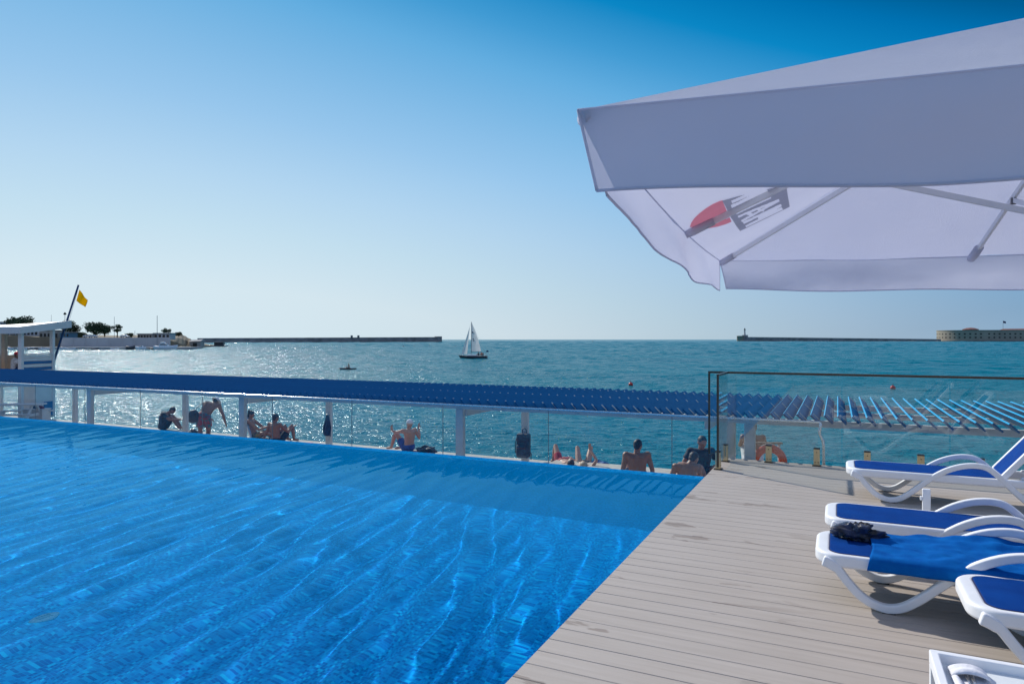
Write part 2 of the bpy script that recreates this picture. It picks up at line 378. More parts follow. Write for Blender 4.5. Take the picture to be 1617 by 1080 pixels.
# ------------------------------------------------------------------ shared materials
WHITE = simple('white_paint', (.74,.75,.76), .45, var=.05, scale=5)
POSTW = simple('pale_post_paint', (.66,.68,.70), .5, var=.06, scale=4)
BRASS = simple('satin_brass', (.62,.50,.30), .32, .85, var=.08, scale=30)
BRONZE = simple('dark_bronze_metal', (.12,.085,.06), .38, .8, var=.15, scale=20)
STEEL = simple('brushed_steel', (.72,.73,.74), .25, .9, var=.05, scale=20)
BLACKP = simple('black_plastic', (.02,.02,.022), .4, var=.2)
PLASTIC = simple('white_resin', (.86,.865,.88), .38, var=.03, scale=8, bump=.08, bscale=300)
def glass_mat():
    t = NT('clear_glass')
    tr = t.n('BsdfTransparent'); tr.inputs[0].default_value = (.955,.982,.976,1)
    gl = t.n('BsdfGlossy'); gl.inputs['Roughness'].default_value = .01
    lw = t.n('LayerWeight'); lw.inputs[0].default_value = .5
    f5 = t.math('ADD', t.math('MULTIPLY', t.math('POWER', lw.outputs['Facing'], 5.0), .85), .055)
    sm = t.noise(2.2, 4, .6, t.mapping((.8,.8,1)))
    sm2 = t.ramp(sm, [(.5,(0,0,0)),(.75,(1,1,1))])
    mx = t.n('MixShader'); t.l(f5, mx.inputs[0]); t.l(tr.outputs[0], mx.inputs[1]); t.l(gl.outputs[0], mx.inputs[2])
    df = t.n('BsdfDiffuse'); df.inputs[0].default_value = (.75,.8,.8,1)
    m2 = t.n('MixShader'); t.l(t.math('MULTIPLY', sm2, .06), m2.inputs[0]); t.l(mx.outputs[0], m2.inputs[1]); t.l(df.outputs[0], m2.inputs[2])
    t.l(m2.outputs[0], t.out.inputs[0]); return t.m
GLASS = glass_mat()
# ------------------------------------------------------------------ glass fence on the deck
V_F = 9.39; U_S = -1.325; RZ = 1.165
fen = empty('glass_fence', (U_S, V_F, 0), label='clear glass deck fence with brass spigots and dark bronze handrail behind the loungers', cat='glass fence')
def local(b, o):  # shift the collected vertices into the thing's own frame
    l = o.location; b.v = [(x-l.x, y-l.y, z-l.z) for x, y, z in b.v]; return b
SPIG = [-.807, -.237, .33, .896, 1.49, 2.06, 2.63, 3.2, 3.77, 4.34]
joints_ = [-1.07, .05, 1.19, 2.35, 3.48, 4.65]
ed = [-1.55] + joints_[1:]
for a_, c_ in zip(ed[:-1], ed[1:]):
    local(MB().box(a_+.006, c_-.006, V_F-.006, V_F+.006, .07, RZ-.012), fen).build('glass_panel', GLASS, fen)
local(MB().box(U_S-.006, U_S+.006, 8.60, V_F-.02, .07, RZ-.012), fen).build('glass_panel', GLASS, fen)
local(MB().box(-1.575, 4.66, V_F-.014, V_F+.014, RZ-.02, RZ+.008), fen).build('handrail', BRONZE, fen, bevel=.003)
local(MB().box(U_S-.014, U_S+.014, 8.57, V_F-.016, RZ-.02, RZ+.008), fen).build('handrail', BRONZE, fen, bevel=.003)
local(MB().box(-1.575, -1.549, V_F-.013, V_F+.013, .06, RZ-.021), fen).build('end_post', BRONZE, fen, bevel=.003)
local(MB().box(U_S-.013, U_S+.013, 8.57, 8.599, .03, RZ-.021), fen).build('end_post', BRONZE, fen, bevel=.003)
def spigot(u, v, rz):
    M = Matrix.Translation((u-fen.location.x, v-fen.location.y, 0)) @ Matrix.Rotation(rz, 4, 'Z')
    b = MB(); b.prism([(-.030,.012),(.030,.012),(.030,.215),(.0075,.215),(.0075,.065),(-.0075,.065),(-.0075,.215),(-.030,.215)], -.036, .036, M @ Matrix(((0,0,1,0),(1,0,0,0),(0,1,0,0),(0,0,0,1))))
    s_ = b.build('spigot', BRASS, fen, bevel=.003)
    MB().box(-.052, .052, -.05, .05, .001, .0115, M).build('base_plate', BRONZE, s_, bevel=.003)
    MB().box(-.037, .037, -.031, .031, .2155, .228, M).build('clamp_cap', BLACKP, s_, bevel=.002)
    for x, z in ((-.018,.05),(.018,.05),(0,.175)):
        MB().add([M @ Vector((x+.007*math.cos(k*.785), y, z+.007*math.sin(k*.785))) for y in (-.0325,-.0295) for k in range(8)], [tuple(range(8)), tuple(range(8,16))]+[(k,(k+1)%8,8+(k+1)%8,8+k) for k in range(8)]).build('screw', BRONZE, s_)
for u in SPIG: spigot(u, V_F, 0)
spigot(U_S, 8.615, R(90)); spigot(U_S, 9.22, R(90))

# ------------------------------------------------------------------ lower glass balustrade along the pool gutter
V_B = 9.60
bal = empty('glass_balustrade', (-.22, V_B, -.39), label='long frameless glass balustrade with slim white top rail along the pool edge', cat='glass balustrade')
uu = [-.22-1.89*k for k in range(17)]
for a_, c_ in zip(uu[1:], uu[:-1]):
    local(MB().box(a_+.008, c_-.008, V_B-.006, V_B+.006, -.35, .515), bal).build('glass_panel', GLASS, bal)
    for f in ((0.0, .5) if a_ > -20 else (0.0,)):
        u = a_+(c_-a_)*f
        local(MB().box(u-.05, u+.05, V_B-.03, V_B+.03, -.388, -.318), bal).build('clip', BLACKP, bal, bevel=.006)
    local(MB().box(a_-.004, a_+.004, V_B-.005, V_B+.005, -.35, .515), bal).build('joint_strip', simple('grey_gasket', (.26,.31,.32), .5), bal)
local(MB().box(uu[-1], -.20, V_B-.014, V_B+.014, .516, .540), bal).build('top_rail', STEEL, bal, bevel=.004)
local(MB().tube([(-.205,V_B,.528),(-.195,V_B,.49),(-.21,V_B,.42),(-.205,V_B,.37),(-.17,V_B,.30),(-.16,V_B,.22),(-.158,V_B,-.05),(-.158,V_B,-.389)], [.016,.02,.022,.016,.018,.018,.018,.018], 10), bal).build('end_bracket', STEEL, bal, smooth=True)

# ------------------------------------------------------------------ sun loungers
LW = .585
PROF = [(0.045,.262),(0.085,.248),(.125,.222),(.18,.152),(.245,.083),(.315,.042),(.39,.027),(.47,.048),(.565,.118),(.66,.205),(.76,.288),(.865,.356),(.975,.400),(1.085,.416),(1.175,.401),(1.25,.345),(1.31,.283),(1.39,.196),(1.47,.120),(1.54,.062),(1.60,.027),(1.67,.020)]
def smooth_path(pts, n=3):
    out = []
    P = [Vector((x, 0, z)) for x, z in pts]
    for i in range(len(P)-1):
        p0, p1, p2, p3 = P[max(i-1,0)], P[i], P[i+1], P[min(i+2,len(P)-1)]
        for k in range(n):
            t = k/n; out.append(.5*((2*p1)+(p2-p0)*t+(2*p0-5*p1+4*p2-p3)*t*t+(3*p1-p0-3*p2+p3)*t**3))
    return out+[P[-1]]
def sweep_rect(b, pts, y0, y1, h):
    vs = []; n = len(pts)
    for i, p in enumerate(pts):
        d = (pts[min(i+1,n-1)]-pts[max(i-1,0)]).normalized(); u = Vector((-d.z, 0, d.x))
        hh = h*(1.25 if i < 6 else 1.0)
        vs += [p+u*hh/2+Vector((0,y0,0)), p+u*hh/2+Vector((0,y1,0)), p-u*hh/2+Vector((0,y1,0)), p-u*hh/2+Vector((0,y0,0))]
    fs = [(0,1,2,3), tuple(4*(n-1)+k for k in (3,2,1,0))]
    for i in range(n-1):
        for k in range(4): fs.append((4*i+k, 4*i+4+k, 4*i+4+(k+1)%4, 4*i+(k+1)%4))
    return b.add(vs, fs)
def rrect(x0, x1, y0, y1, r0, r1, n=7):  # corners: r0 at x0, r1 at x1
    pts = []
    for cx, cy, r, a in ((x0+r0,y0+r0,r0,180),(x1-r1,y0+r1,r1,270),(x1-r1,y1-r1,r1,0),(x0+r0,y1-r0,r0,90)):
        for k in range(n): t_ = R(a+90*k/(n-1)); pts.append((cx+r*math.cos(t_), cy+r*math.sin(t_)))
    return pts
def ring(b, outer, inner, z0, z1, crown=0.0):
    n = len(outer)
    vs = [(x,y,z1) for x,y in outer]+[(x,y,z1) for x,y in inner]+[(x,y,z0) for x,y in outer]+[(x,y,z0) for x,y in inner]
    fs = []
    for k in range(n):
        j = (k+1)%n
        fs += [(k,j,n+j,n+k), (2*n+k,3*n+k,3*n+j,2*n+j), (k,2*n+k,2*n+j,j), (n+k,n+j,3*n+j,3*n+k)]
    return b.add(vs, fs)
def sling_mat():
    t = NT('blue_sling'); v = t.mapping()
    w1 = t.n('TexWave', wave_type='BANDS', bands_direction='X'); w1.inputs['Scale'].default_value = 130; t.l(v, w1.inputs[0])
    w2 = t.n('TexWave', wave_type='BANDS', bands_direction='Y'); w2.inputs['Scale'].default_value = 130; t.l(v, w2.inputs[0])
    c = t.ramp(t.noise(5, 4, .6, v), [(.3,(.001,.038,.215)),(.7,(.002,.054,.275))])
    nr = t.bump(t.math('ADD', w1.outputs[1], w2.outputs[1]), .35, .0015)
    t.pbr(c, .65, 0, nr, Specular_IOR_Level=.06); return t.m
SLING = sling_mat()
NAVY = simple('sling_piping', (.012,.02,.09), .6)
def wnorm(o):
    m = o.modifiers.new('wn','WEIGHTED_NORMAL'); m.weight = 80; m.keep_sharp = True; return o
def make_lounger():
    r = empty('sun_lounger')
    b = MB(); ring(b, rrect(0,1.88,0.0,LW,.15,.03,14), rrect(.088,1.80,.048,LW-.048,.07,.03,14), .232, .309)
    wnorm(b.build('frame', PLASTIC, r, True, bevel=.021, seg=4))
    for x in (.25,.80,1.27): MB().box(x,x+.06,.05,LW-.05,.225,.262).build('crossbar', PLASTIC, r, bevel=.008)
    pth = smooth_path(PROF, 3)
    for y0, y1 in ((-.004,.043),(LW-.043,LW+.004)):
        wnorm(sweep_rect(MB(), pth, y0, y1, .05).build('side_leg', PLASTIC, r, True, bevel=.012, seg=3))
    for y0, y1 in ((.004,.036),(LW-.036,LW-.004)):
        for x0, x1 in ((.36,.43),(1.62,1.68)): MB().box(x0,x1,y0,y1,0,.011).build('foot_pad', BLACKP, r)
    n = 7; o_ = rrect(.082,1.29,.042,LW-.042,.075,.02,14)
    MB().prism(o_, .296, .3125).build('seat_sling', SLING, r, bevel=.004)
    MB().prism(rrect(.077,1.295,.037,LW-.037,.08,.02,14), .290, .3105).build('sling_edge', NAVY, r)
    # raised backrest
    bk = R(51); M = Matrix.Translation((1.30,0,.30)) @ Matrix.Rotation(-bk,4,'Y')
    b = MB(); ring(b, rrect(0,.76,.055,LW-.055,.02,.08), rrect(.03,.69,.098,LW-.098,.02,.05), -.028, .028); b.v = [tuple(M @ Vector(v)) for v in b.v]
    wnorm(b.build('backrest_frame', PLASTIC, r, True, bevel=.014, seg=3))
    MB().prism(rrect(.02,.70,.092,LW-.092,.02,.05), -.002, .020, M).build('backrest_sling', SLING, r, bevel=.004)
    e = M @ Vector((.42,0,-.03))
    for y in (.12, LW-.12): MB().bar((e.x,y,e.z),(1.74,y,.262),.025,.02).build('backrest_prop', PLASTIC, r, bevel=.004)
    MB().bar((1.74,.105,.25),(1.74,LW-.105,.25),.02,.02).build('prop_bar', PLASTIC, r, bevel=.004)
    for y in (.07, LW-.07):
        pr = [(1.44,.3095)]
        for k in range(4): pr += [(1.45+.09*k,.328),(1.475+.09*k,.328),(1.48+.09*k,.313),(1.525+.09*k,.313)]
        MB().prism(pr+[(1.80,.3095)], -y-.015, -y+.015, Matrix.Rotation(R(90),4,'X')).build('prop_rack', PLASTIC, r, bevel=.002)
    return r
LG = 'white sun loungers along the deck'
lg = make_lounger(); lg.location = (.08, 7.58, 0)
put(lg, 'white lounger with blue sling and raised back, nearest the glass fence', 'sun lounger', LG)
l2 = copy_tree(lg); l2.location = (-.085, 5.40, 0); put(l2, 'bare blue and white lounger right behind the one with a towel', 'sun lounger', LG)
l3 = copy_tree(lg); l3.location = (-.125, 4.50, 0); put(l3, 'white lounger covered by a blue towel and dark swimwear', 'sun lounger', LG)
l4 = copy_tree(lg); l4.location = (.575, 3.895, 0); put(l4, 'white lounger with bare blue foot end, closest to the side table', 'sun lounger', LG)
lst_ = empty('lounger_stop', (.63,6.18,0), label='short white upright post with a knob standing between two loungers', cat='post')
MB().box(-.03,.025,-.015,.02,.0145,.43).build('upright', PLASTIC, lst_, bevel=.005); MB().box(-.07,.07,-.08,.08,0,.014).build('base_plate', PLASTIC, lst_, bevel=.004); MB().box(-.046,-.0305,-.01,.015,.34,.37).build('knob', PLASTIC, lst_, bevel=.004)

# ------------------------------------------------------------------ blue towel lying on the third lounger
def towel_mat(name, c1, c2):
    t = NT(name); v = t.mapping()
    c = t.ramp(t.noise(9, 5, .65, v), [(.3,c1),(.7,c2)])
    nr = t.bump(t.math('ADD', t.noise(320, 2, .7, v), t.math('MULTIPLY', t.noise(26, 4, .6, v), .8)), .7, .004)
    t.pbr(c, .95, 0, nr, Specular_IOR_Level=.05); return t.m
BLUET = towel_mat('blue_terry', (.002,.085,.36), (.004,.14,.47))
def towel():
    x0, y0 = l3.location.x, l3.location.y
    nx, ny = 110, 46; vs = []; fs = []
    for i in range(nx):
        for j in range(ny):
            s = i/(nx-1); q = j/(ny-1)
            x = .30+s*1.5 + .02*math.sin(q*5)+ .05*(1-s)*(q-.4)
            w = -.075+q*(.70-.03*s)                                    # across: hangs over the near rail
            z = .322
            wr = mnoise.noise((x*5, w*9, 1.2))*.012+mnoise.noise((x*11+3, w*16, 4.2))*.009 + .026*max(0, mnoise.noise((x*3.1+w*2, w*15, 8)))**1.3 + .016*max(0, mnoise.noise((x*8-w*5, w*7, 3)))
            y = w
            if w < .0: y = -.010+w*.12; z = .318+w*.95
            elif w < .03: z = .322 - (.03-w)**2*4
            if w > LW: y = LW+.010; z = .322-(w-LW)*.9
            z += wr if w > .02 else 0
            if w <= .0: y += wr*.6-.004
            z += .05*math.exp(-((x-.95)/.22)**2-((w-.55)/.05)**2)+.045*math.exp(-((x-1.15)/.25)**2-((w-.46)/.04)**2)
            if x > 1.30: z += (x-1.30)*.05
            vs.append((x+x0, y+y0, max(z,.05)))
    for i in range(nx-1):
        for j in range(ny-1): fs.append((i*ny+j, (i+1)*ny+j, (i+1)*ny+j+1, i*ny+j+1))
    o = mesh_obj('beach_towel', vs, fs, BLUET, None, True, label='rumpled bright blue towel spread over a lounger and its rail', cat='towel')
    m = o.modifiers.new('solid','SOLIDIFY'); m.thickness = .007; m.offset = 1
towel()
# crumpled dark swimwear
def crumple(name, c, size, mat, seed, label, cat, n=26, group=None, fold=1.0):
    b = MB(); b.ball((0,0,0), 1, n*2); vs = []
    for p in b.v:
        p = Vector(p); q = p*1.7+Vector((seed,seed*.7,0))
        d = 1+.55*fold*mnoise.noise(q)+.38*fold*abs(mnoise.noise(q*2.3))-.20*abs(mnoise.noise(q*4.7))
        vs.append(((p.x*d)*size[0]+c[0], (p.y*d)*size[1]+c[1], max((p.z*d+.55)*size[2], .0)+c[2]))
    b.v = vs; return b.build(name, mat, None, True, weld=1e-5, label=label, cat=cat, group=group)
def cloth_mat(name, c, rough=.6, c2=None):
    t = NT(name); v = t.mapping()
    f = t.noise(14, 3, .6, v); t.pbr(t.ramp(f, [(.42,c),(.6,c2 or tuple(x*1.6 for x in c))]), rough, 0, t.bump(t.noise(60,3,.6,v), .5, .006), Sheen_Weight=.1); return t.m
crumple('swimwear', (.12,4.90,.318), (.115,.075,.060), cloth_mat('black_swim_fabric', (.006,.007,.012), .38, (.02,.035,.09)), 3.1, 'crumpled black and navy swimwear lying at the foot of a lounger', 'swimwear', fold=1.5)

# ------------------------------------------------------------------ side table with napkin and cutlery
TX, TY, TZ, TWX, TWY = .318, 2.36, .405, .62, .70
tb = empty('side_table', (TX, TY, 0), label='low white plastic side table with a recessed top at the deck corner', cat='side table')
b = MB(); ring(b, rrect(0,TWX,0,TWY,.012,.012), rrect(.03,TWX-.03,.03,TWY-.03,.008,.008), TZ-.05, TZ); b.build('rim', PLASTIC, tb, bevel=.005)
MB().box(.028,TWX-.028,.028,TWY-.028,TZ-.05,TZ-.035).build('tabletop', simple('white_table_top', (.72,.76,.78), .35, var=.05, scale=3), tb)
for x in (.0015,TWX-.0415):
    for y in (.0015,TWY-.0415): MB().box(x,x+.04,y,y+.04,0,TZ-.051).build('leg', PLASTIC, tb, bevel=.005)
NAP = cloth_mat('white_napkin_cloth', (.72,.72,.76), .85, (.80,.80,.84))
def napkin():
    b = MB(); vs = []; fs = []
    M = Matrix.Translation((TX+.115, TY+.52, TZ-.034)) @ Matrix.Rotation(R(4),4,'Z')
    def sheet(fn, nx, ny, th=.004):
        base = len(b.v); P = [[M @ Vector(fn(i/(nx-1), j/(ny-1))) for j in range(ny)] for i in range(nx)]
        b.add([p for r_ in P for p in r_], [(i*ny+j,(i+1)*ny+j,(i+1)*ny+j+1,i*ny+j+1) for i in range(nx-1) for j in range(ny-1)])
    sheet(lambda s,q: (-.055+.11*s+.004*math.sin(q*7), -.20+.33*q, .005+.003*math.sin(s*9+q*5)), 14, 20)
    sheet(lambda s,q: (-.060+.122*s, .02+.085*q, .012+.030*math.sin(math.pi*s)**.6*math.sin(math.pi*min(q*.9+.1,1))**.5+.003*math.sin(q*11)), 18, 14)
    sheet(lambda s,q: (.018+.045*s, -.20+.15*q+.01*s, .010+.016*math.sin(math.pi*s)), 10, 10)
    sheet(lambda s,q: (-.062+.03*s, -.21+.24*q, .010+.010*math.sin(math.pi*s)), 8, 12)
    o = b.build('napkin', NAP, None, True, label='folded white napkin band holding cutlery on the side table', cat='napkin')
    m = o.modifiers.new('solid','SOLIDIFY'); m.thickness = .003
    fk = MB(); fk.tube([M @ Vector(p) for p in ((-.02,-.24,.016),(-.018,-.15,.018),(-.014,-.02,.017),(-.012,.05,.017))], [.009,.004,.004,.006], 8, flat=.35)
    for dx in (-.008,-.003,.003,.008): fk.tube([M @ Vector((-.02+dx,-.24,.016)), M @ Vector((-.021+dx,-.275,.017))], .0016, 5)
    fk.build('fork', STEEL, None, True, label='steel fork tucked in the white napkin', cat='fork')
    kn = MB(); kn.tube([M @ Vector(p) for p in ((.004,-.28,.016),(.006,-.20,.018),(.006,-.10,.018),(.004,-.02,.017),(.004,.05,.017))], [.004,.009,.008,.006,.007], 8, flat=.25)
    kn.build('table_knife', STEEL, None, True, label='steel knife tucked in the white napkin', cat='knife')
napkin()
# ------------------------------------------------------------------ big white parasol over the loungers
def fabric_mat():
    t = NT('white_canopy_fabric'); v = t.mapping()
    c = t.ramp(t.noise(1.3, 4, .55, v), [(.3,(.81,.82,.90)),(.7,(.85,.86,.93))])
    w = t.n('TexWave', wave_type='BANDS', bands_direction='DIAGONAL'); w.inputs['Scale'].default_value = 260; t.l(v, w.inputs[0])
    nr = t.bump(t.math('ADD', t.math('MULTIPLY', w.outputs[1], .1), t.noise(4, 4, .6, v)), .5, .03)
    df = t.n('BsdfDiffuse'); t.l(c, df.inputs[0]); t.l(nr, df.inputs['Normal'])
    tl = t.n('BsdfTranslucent'); t.l(t.mix(1.0, c, (.84,.84,.96), 'MULTIPLY'), tl.inputs[0]); t.l(nr, tl.inputs['Normal'])
    mx = t.n('MixShader'); mx.inputs[0].default_value = .40; t.l(df.outputs[0], mx.inputs[1]); t.l(tl.outputs[0], mx.inputs[2])
    t.l(mx.outputs[0], t.out.inputs[0]); return t.m
FAB = fabric_mat()
ALU = simple('white_aluminium', (.70,.71,.74), .4, .1, var=.04)
def camw(X, Y, Z): p = rt*X+fw*Y; return Vector((p.x, p.y, Z))
ZE, ZA = 2.33, 3.32
ea = Vector((.385,.924)).normalized(); eb = Vector((ea.y,-ea.x)); SIDE = 4.48
def up2(s, q, z): return camw(.21+ea.x*s+eb.x*q, 2.16+ea.y*s+eb.y*q, z)     # s along the left edge, q along the near edge
CEN = up2(SIDE/2, SIDE/2, 0)
par = empty('parasol', (CEN.x, CEN.y, 0), label='large square white parasol with deep valance over the loungers', cat='parasol')
def pl(b): return local(b, par)
cor = [up2(0,0,ZE), up2(SIDE,0,ZE), up2(SIDE,SIDE,ZE), up2(0,SIDE,ZE)]; APX = Vector((CEN.x, CEN.y, ZA))
def canopy_pt(P, Q, s, t, dz=0):
    p = P.lerp(Q, s); p.z -= .055*math.sin(math.pi*s)
    r = p.lerp(APX, t); r.z -= .035*math.sin(math.pi*s)*math.sin(math.pi*t) - .014*mnoise.noise(r*2.2)*(1-t)**.3*math.sin(math.pi*s)
    r.z += dz; return r
N = 36
for k in range(4):
    P, Q = cor[k], cor[(k+1)%4]; vs = []; fs = []
    for j in range(N+1):
        for i in range(N+1): vs.append(canopy_pt(P, Q, i/N, j/N*.985))
    for j in range(N):
        for i in range(N): a0 = j*(N+1)+i; fs.append((a0,a0+1,a0+N+2,a0+N+1))
    b = MB(); b.add(vs, fs); pl(b).build('canopy_panel', FAB, par, True)
def valance(k):
    P, Q = cor[k], cor[(k+1)%4]; d = (Q-P).normalized(); out = Vector((d.y,-d.x,0)); mid = (P+Q)/2
    if (mid+out-CEN).xy.length < (mid-CEN).xy.length: out = -out
    nx, ny = 120, 12; vs = []; fs = []
    L = (Q-P).length; g = {0:.0, 3:.0}.get(k, 0.0)
    for i in range(nx+1):
        for j in range(ny+1):
            s = i/nx; h = j/ny; S = s*L
            p = P.lerp(Q, s); p.z -= .055*math.sin(math.pi*s)
            off = .045*math.sin(S*1.9+k+h*2.2)+.026*math.sin(S*4.0+2*k-h*3)+.010*mnoise.noise((S*3,k*5,h*2))+.006*mnoise.noise((S*9,k*5,h*5))
            e0 = min(S, L-S); off *= min(1, (L-S)/1.1) if k in (0, 3) else 1; off = off*.45-.03*min(1,(L-S)/1.1)-.07*math.exp(-S/.45) if k == 0 else off
            
            q = p+out*off*h+Vector((0,0,-.268*h+.008*h*math.sin(S*4+k)))
            if k == 0: q += d*(.04*h*math.exp(-S/.5))            # the windward end is blown along the edge
            if k == 3: q += (-d)*(.062*h*math.exp(-(L-S)/.5))
            if k == 1: q += d*(.06*h*math.exp(-S/.25))
            vs.append(q)
    for i in range(nx):
        for j in range(ny): a0 = i*(ny+1)+j; fs.append((a0,a0+1,a0+ny+2,a0+ny+1))
    b = MB(); b.add(vs, fs); o = pl(b).build('valance', FAB, par, True)
    hem = [vs[i*(ny+1)+ny] for i in range(nx+1)]; b = MB(); b.tube(hem, .005, 6)
    end0 = [vs[j] for j in range(ny+1)]; end1 = [vs[nx*(ny+1)+j] for j in range(ny+1)]
    b.tube(end0, .004, 6); b.tube(end1, .004, 6); top = [vs[i*(ny+1)]+Vector((0,0,.003)) for i in range(nx+1)]; b.tube(top, .0035, 6)
    pl(b).build('hem', FAB, o, True)
for k in range(4): valance(k)
# ribs, pockets, struts, hub
HUBZ = 2.12
ends = []
for k in range(4):
    ends.append((cor[k], cor[k])); m = cor[k].lerp(cor[(k+1)%4], .44 if k == 1 else .5); ends.append((m+Vector((0,0,-.055)), m))
for e, m in ends:
    a0 = APX+Vector((0,0,-.07)); e0 = e+Vector((0,0,-.03))
    r_ = pl(MB().bar(a0.lerp(e0,.03), a0.lerp(e0,.975), .022, .038)).build('rib', ALU, par, bevel=.003)
    d = (e0-a0).normalized()
    pl(MB().tube([e0-d*.015, e0-d*.06, e0-d*.20], [.030,.036,.034], 10, flat=.75)).build('rib_pocket', FAB, r_, True)
    if e in cor: continue
    s0 = Vector((CEN.x, CEN.y, HUBZ)); s1 = a0.lerp(e0, .645)+Vector((0,0,-.022))
    pl(MB().bar(s0+(s1-s0).normalized()*.06, s1, .020, .032)).build('strut', ALU, par, bevel=.003)
    pl(MB().box(-.016,.016,-.016,.016,-.03,.02, Matrix.Translation(s1))).build('strut_joint', simple('grey_plastic', (.12,.12,.13), .5), par, bevel=.004)
b = MB(); b.lathe([(.0,HUBZ-.09),(.05,HUBZ-.08),(.065,HUBZ-.03),(.065,HUBZ+.03),(.045,HUBZ+.05),(.03,HUBZ+.06),(.03,ZA-.12),(.06,ZA-.11),(.06,ZA-.03),(.0,ZA-.02)], (CEN.x,CEN.y,0), 20); pl(b).build('hub_stem', ALU, par, True)
b = MB(); b.lathe([(.0,ZA+.06),(.05,ZA+.05),(.07,ZA-.0),(.0,ZA-.015)], (CEN.x,CEN.y,0), 18); pl(b).build('finial', ALU, par, True)
# side mast and arm, standing clear of the loungers
mb = Vector((CEN.x+2.75, CEN.y-.45, 0)); top = Vector((mb.x, mb.y, 3.75))
pl(MB().tube([mb+Vector((0,0,.06)), top], .05, 14)).build('mast', ALU, par, True)
pl(MB().tube([Vector((mb.x,mb.y,3.6)), (Vector((mb.x,mb.y,3.6))+APX)/2+Vector((0,0,.28)), APX+Vector((0,0,.04))], .04, 12)).build('arm', ALU, par, True)
pl(MB().box(mb.x-.45,mb.x+.45,mb.y-.45,mb.y+.45,.002,.06)).build('base', simple('base_stone', (.3,.3,.3), .7), par, bevel=.01)
# printed mark seen from below on the left panel
P, Q = cor[0], cor[1]; pn = (Q-P).cross(APX-P).normalized()
if pn.z < 0: pn = -pn
def onpanel(x, y, off):   # a point of the print, from its place in an enlarged view of the photograph, on the panel's plane
    d = ray(1060+x/7.35, 280+y/7.35); o_ = Vector((0,0,CAM_H)); p = o_+d*((P-o_).dot(pn)/d.dot(pn))
    s_ = (p-P).dot((Q-P).normalized())/SIDE; h_ = (p.z-ZE)/(ZA-ZE); t_ = min(max(h_,0),1); u_ = (s_-t_/2)/(1-t_)
    return canopy_pt(P, Q, u_, t_, -off)
def print_patch(polys, mat, off, name, step=None):
    b = MB()
    for poly in polys:
        n = len(poly)
        b.add([onpanel(x,y,off) for x,y in poly], [tuple(range(n))])
    return pl(b).build(name, mat, par, weld=2e-5)
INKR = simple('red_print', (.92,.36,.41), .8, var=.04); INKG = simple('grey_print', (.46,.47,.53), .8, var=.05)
def transl(m, f=.45):   # thin ink on cloth lets the light through as the cloth does
    nt = m.node_tree; out = [n for n in nt.nodes if n.type == 'OUTPUT_MATERIAL'][0]; p = [n for n in nt.nodes if n.type == 'BSDF_PRINCIPLED'][0]
    tl = nt.nodes.new('ShaderNodeBsdfTranslucent'); nt.links.new(p.inputs['Base Color'].links[0].from_socket, tl.inputs[0])
    mx = nt.nodes.new('ShaderNodeMixShader'); mx.inputs[0].default_value = f; nt.links.new(p.outputs[0], mx.inputs[1]); nt.links.new(tl.outputs[0], mx.inputs[2]); nt.links.new(mx.outputs[0], out.inputs[0])
transl(INKR, .8); transl(INKG, .75)
def strip(x0,y0,x1,y1,w=17):
    d = math.hypot(x1-x0,y1-y0); nx, ny = -(y1-y0)/d*w, (x1-x0)/d*w
    return [(x0+nx,y0+ny),(x1+nx,y1+ny),(x1-nx,y1-ny),(x0-nx,y0-ny)]
def cut(p0, p1, p2, p3, n=8):   # a quadrilateral cut in strips so that it follows the sagging cloth
    out = []
    L = lambda a,b,t: (a[0]+(b[0]-a[0])*t, a[1]+(b[1]-a[1])*t)
    for i in range(n):
        for j in range(n):
            q = lambda s,t: L(L(p0,p1,s),L(p3,p2,s),t)
            out.append([q(i/n,j/n),q((i+1)/n,j/n),q((i+1)/n,(j+1)/n),q(i/n,(j+1)/n)])
    return out
red = [(215,465),(232,410),(270,350),(330,290),(400,235),(480,185),(560,150),(592,142),(700,405),(640,430),(540,458),(440,472),(320,478)]
fan = [[(500,330), red[i], red[(i+1)%len(red)]] for i in range(len(red))]
print_patch(fan, INKR, .005, 'logo_disc')
LET = []
for a in (strip(866,490,1290,282), strip(836,434,1276,224), strip(1276,236,1010,392), strip(1284,280,1010,392),
          strip(775,340,1254,140,15), strip(815,405,1254,150,15), strip(880,300,960,335,20), strip(1000,250,1075,285,14),
          strip(752,296,1160,100,9), strip(700,165,1100,-25), strip(700,212,1120,20), strip(1100,0,800,165)):
    LET.append(a)
def inside(p, poly):
    c = 0; n = len(poly)
    for i in range(n):
        (x0,y0),(x1,y1) = poly[i], poly[(i+1)%n]
        if (y0 > p[1]) != (y1 > p[1]) and p[0] < (x1-x0)*(p[1]-y0)/(y1-y0)+x0: c ^= 1
    return c
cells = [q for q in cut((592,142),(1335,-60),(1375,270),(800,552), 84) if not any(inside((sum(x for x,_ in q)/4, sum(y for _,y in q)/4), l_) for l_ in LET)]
print_patch(cells, INKG, .007, 'logo_block')      # the letters are the bare cloth left in the grey block
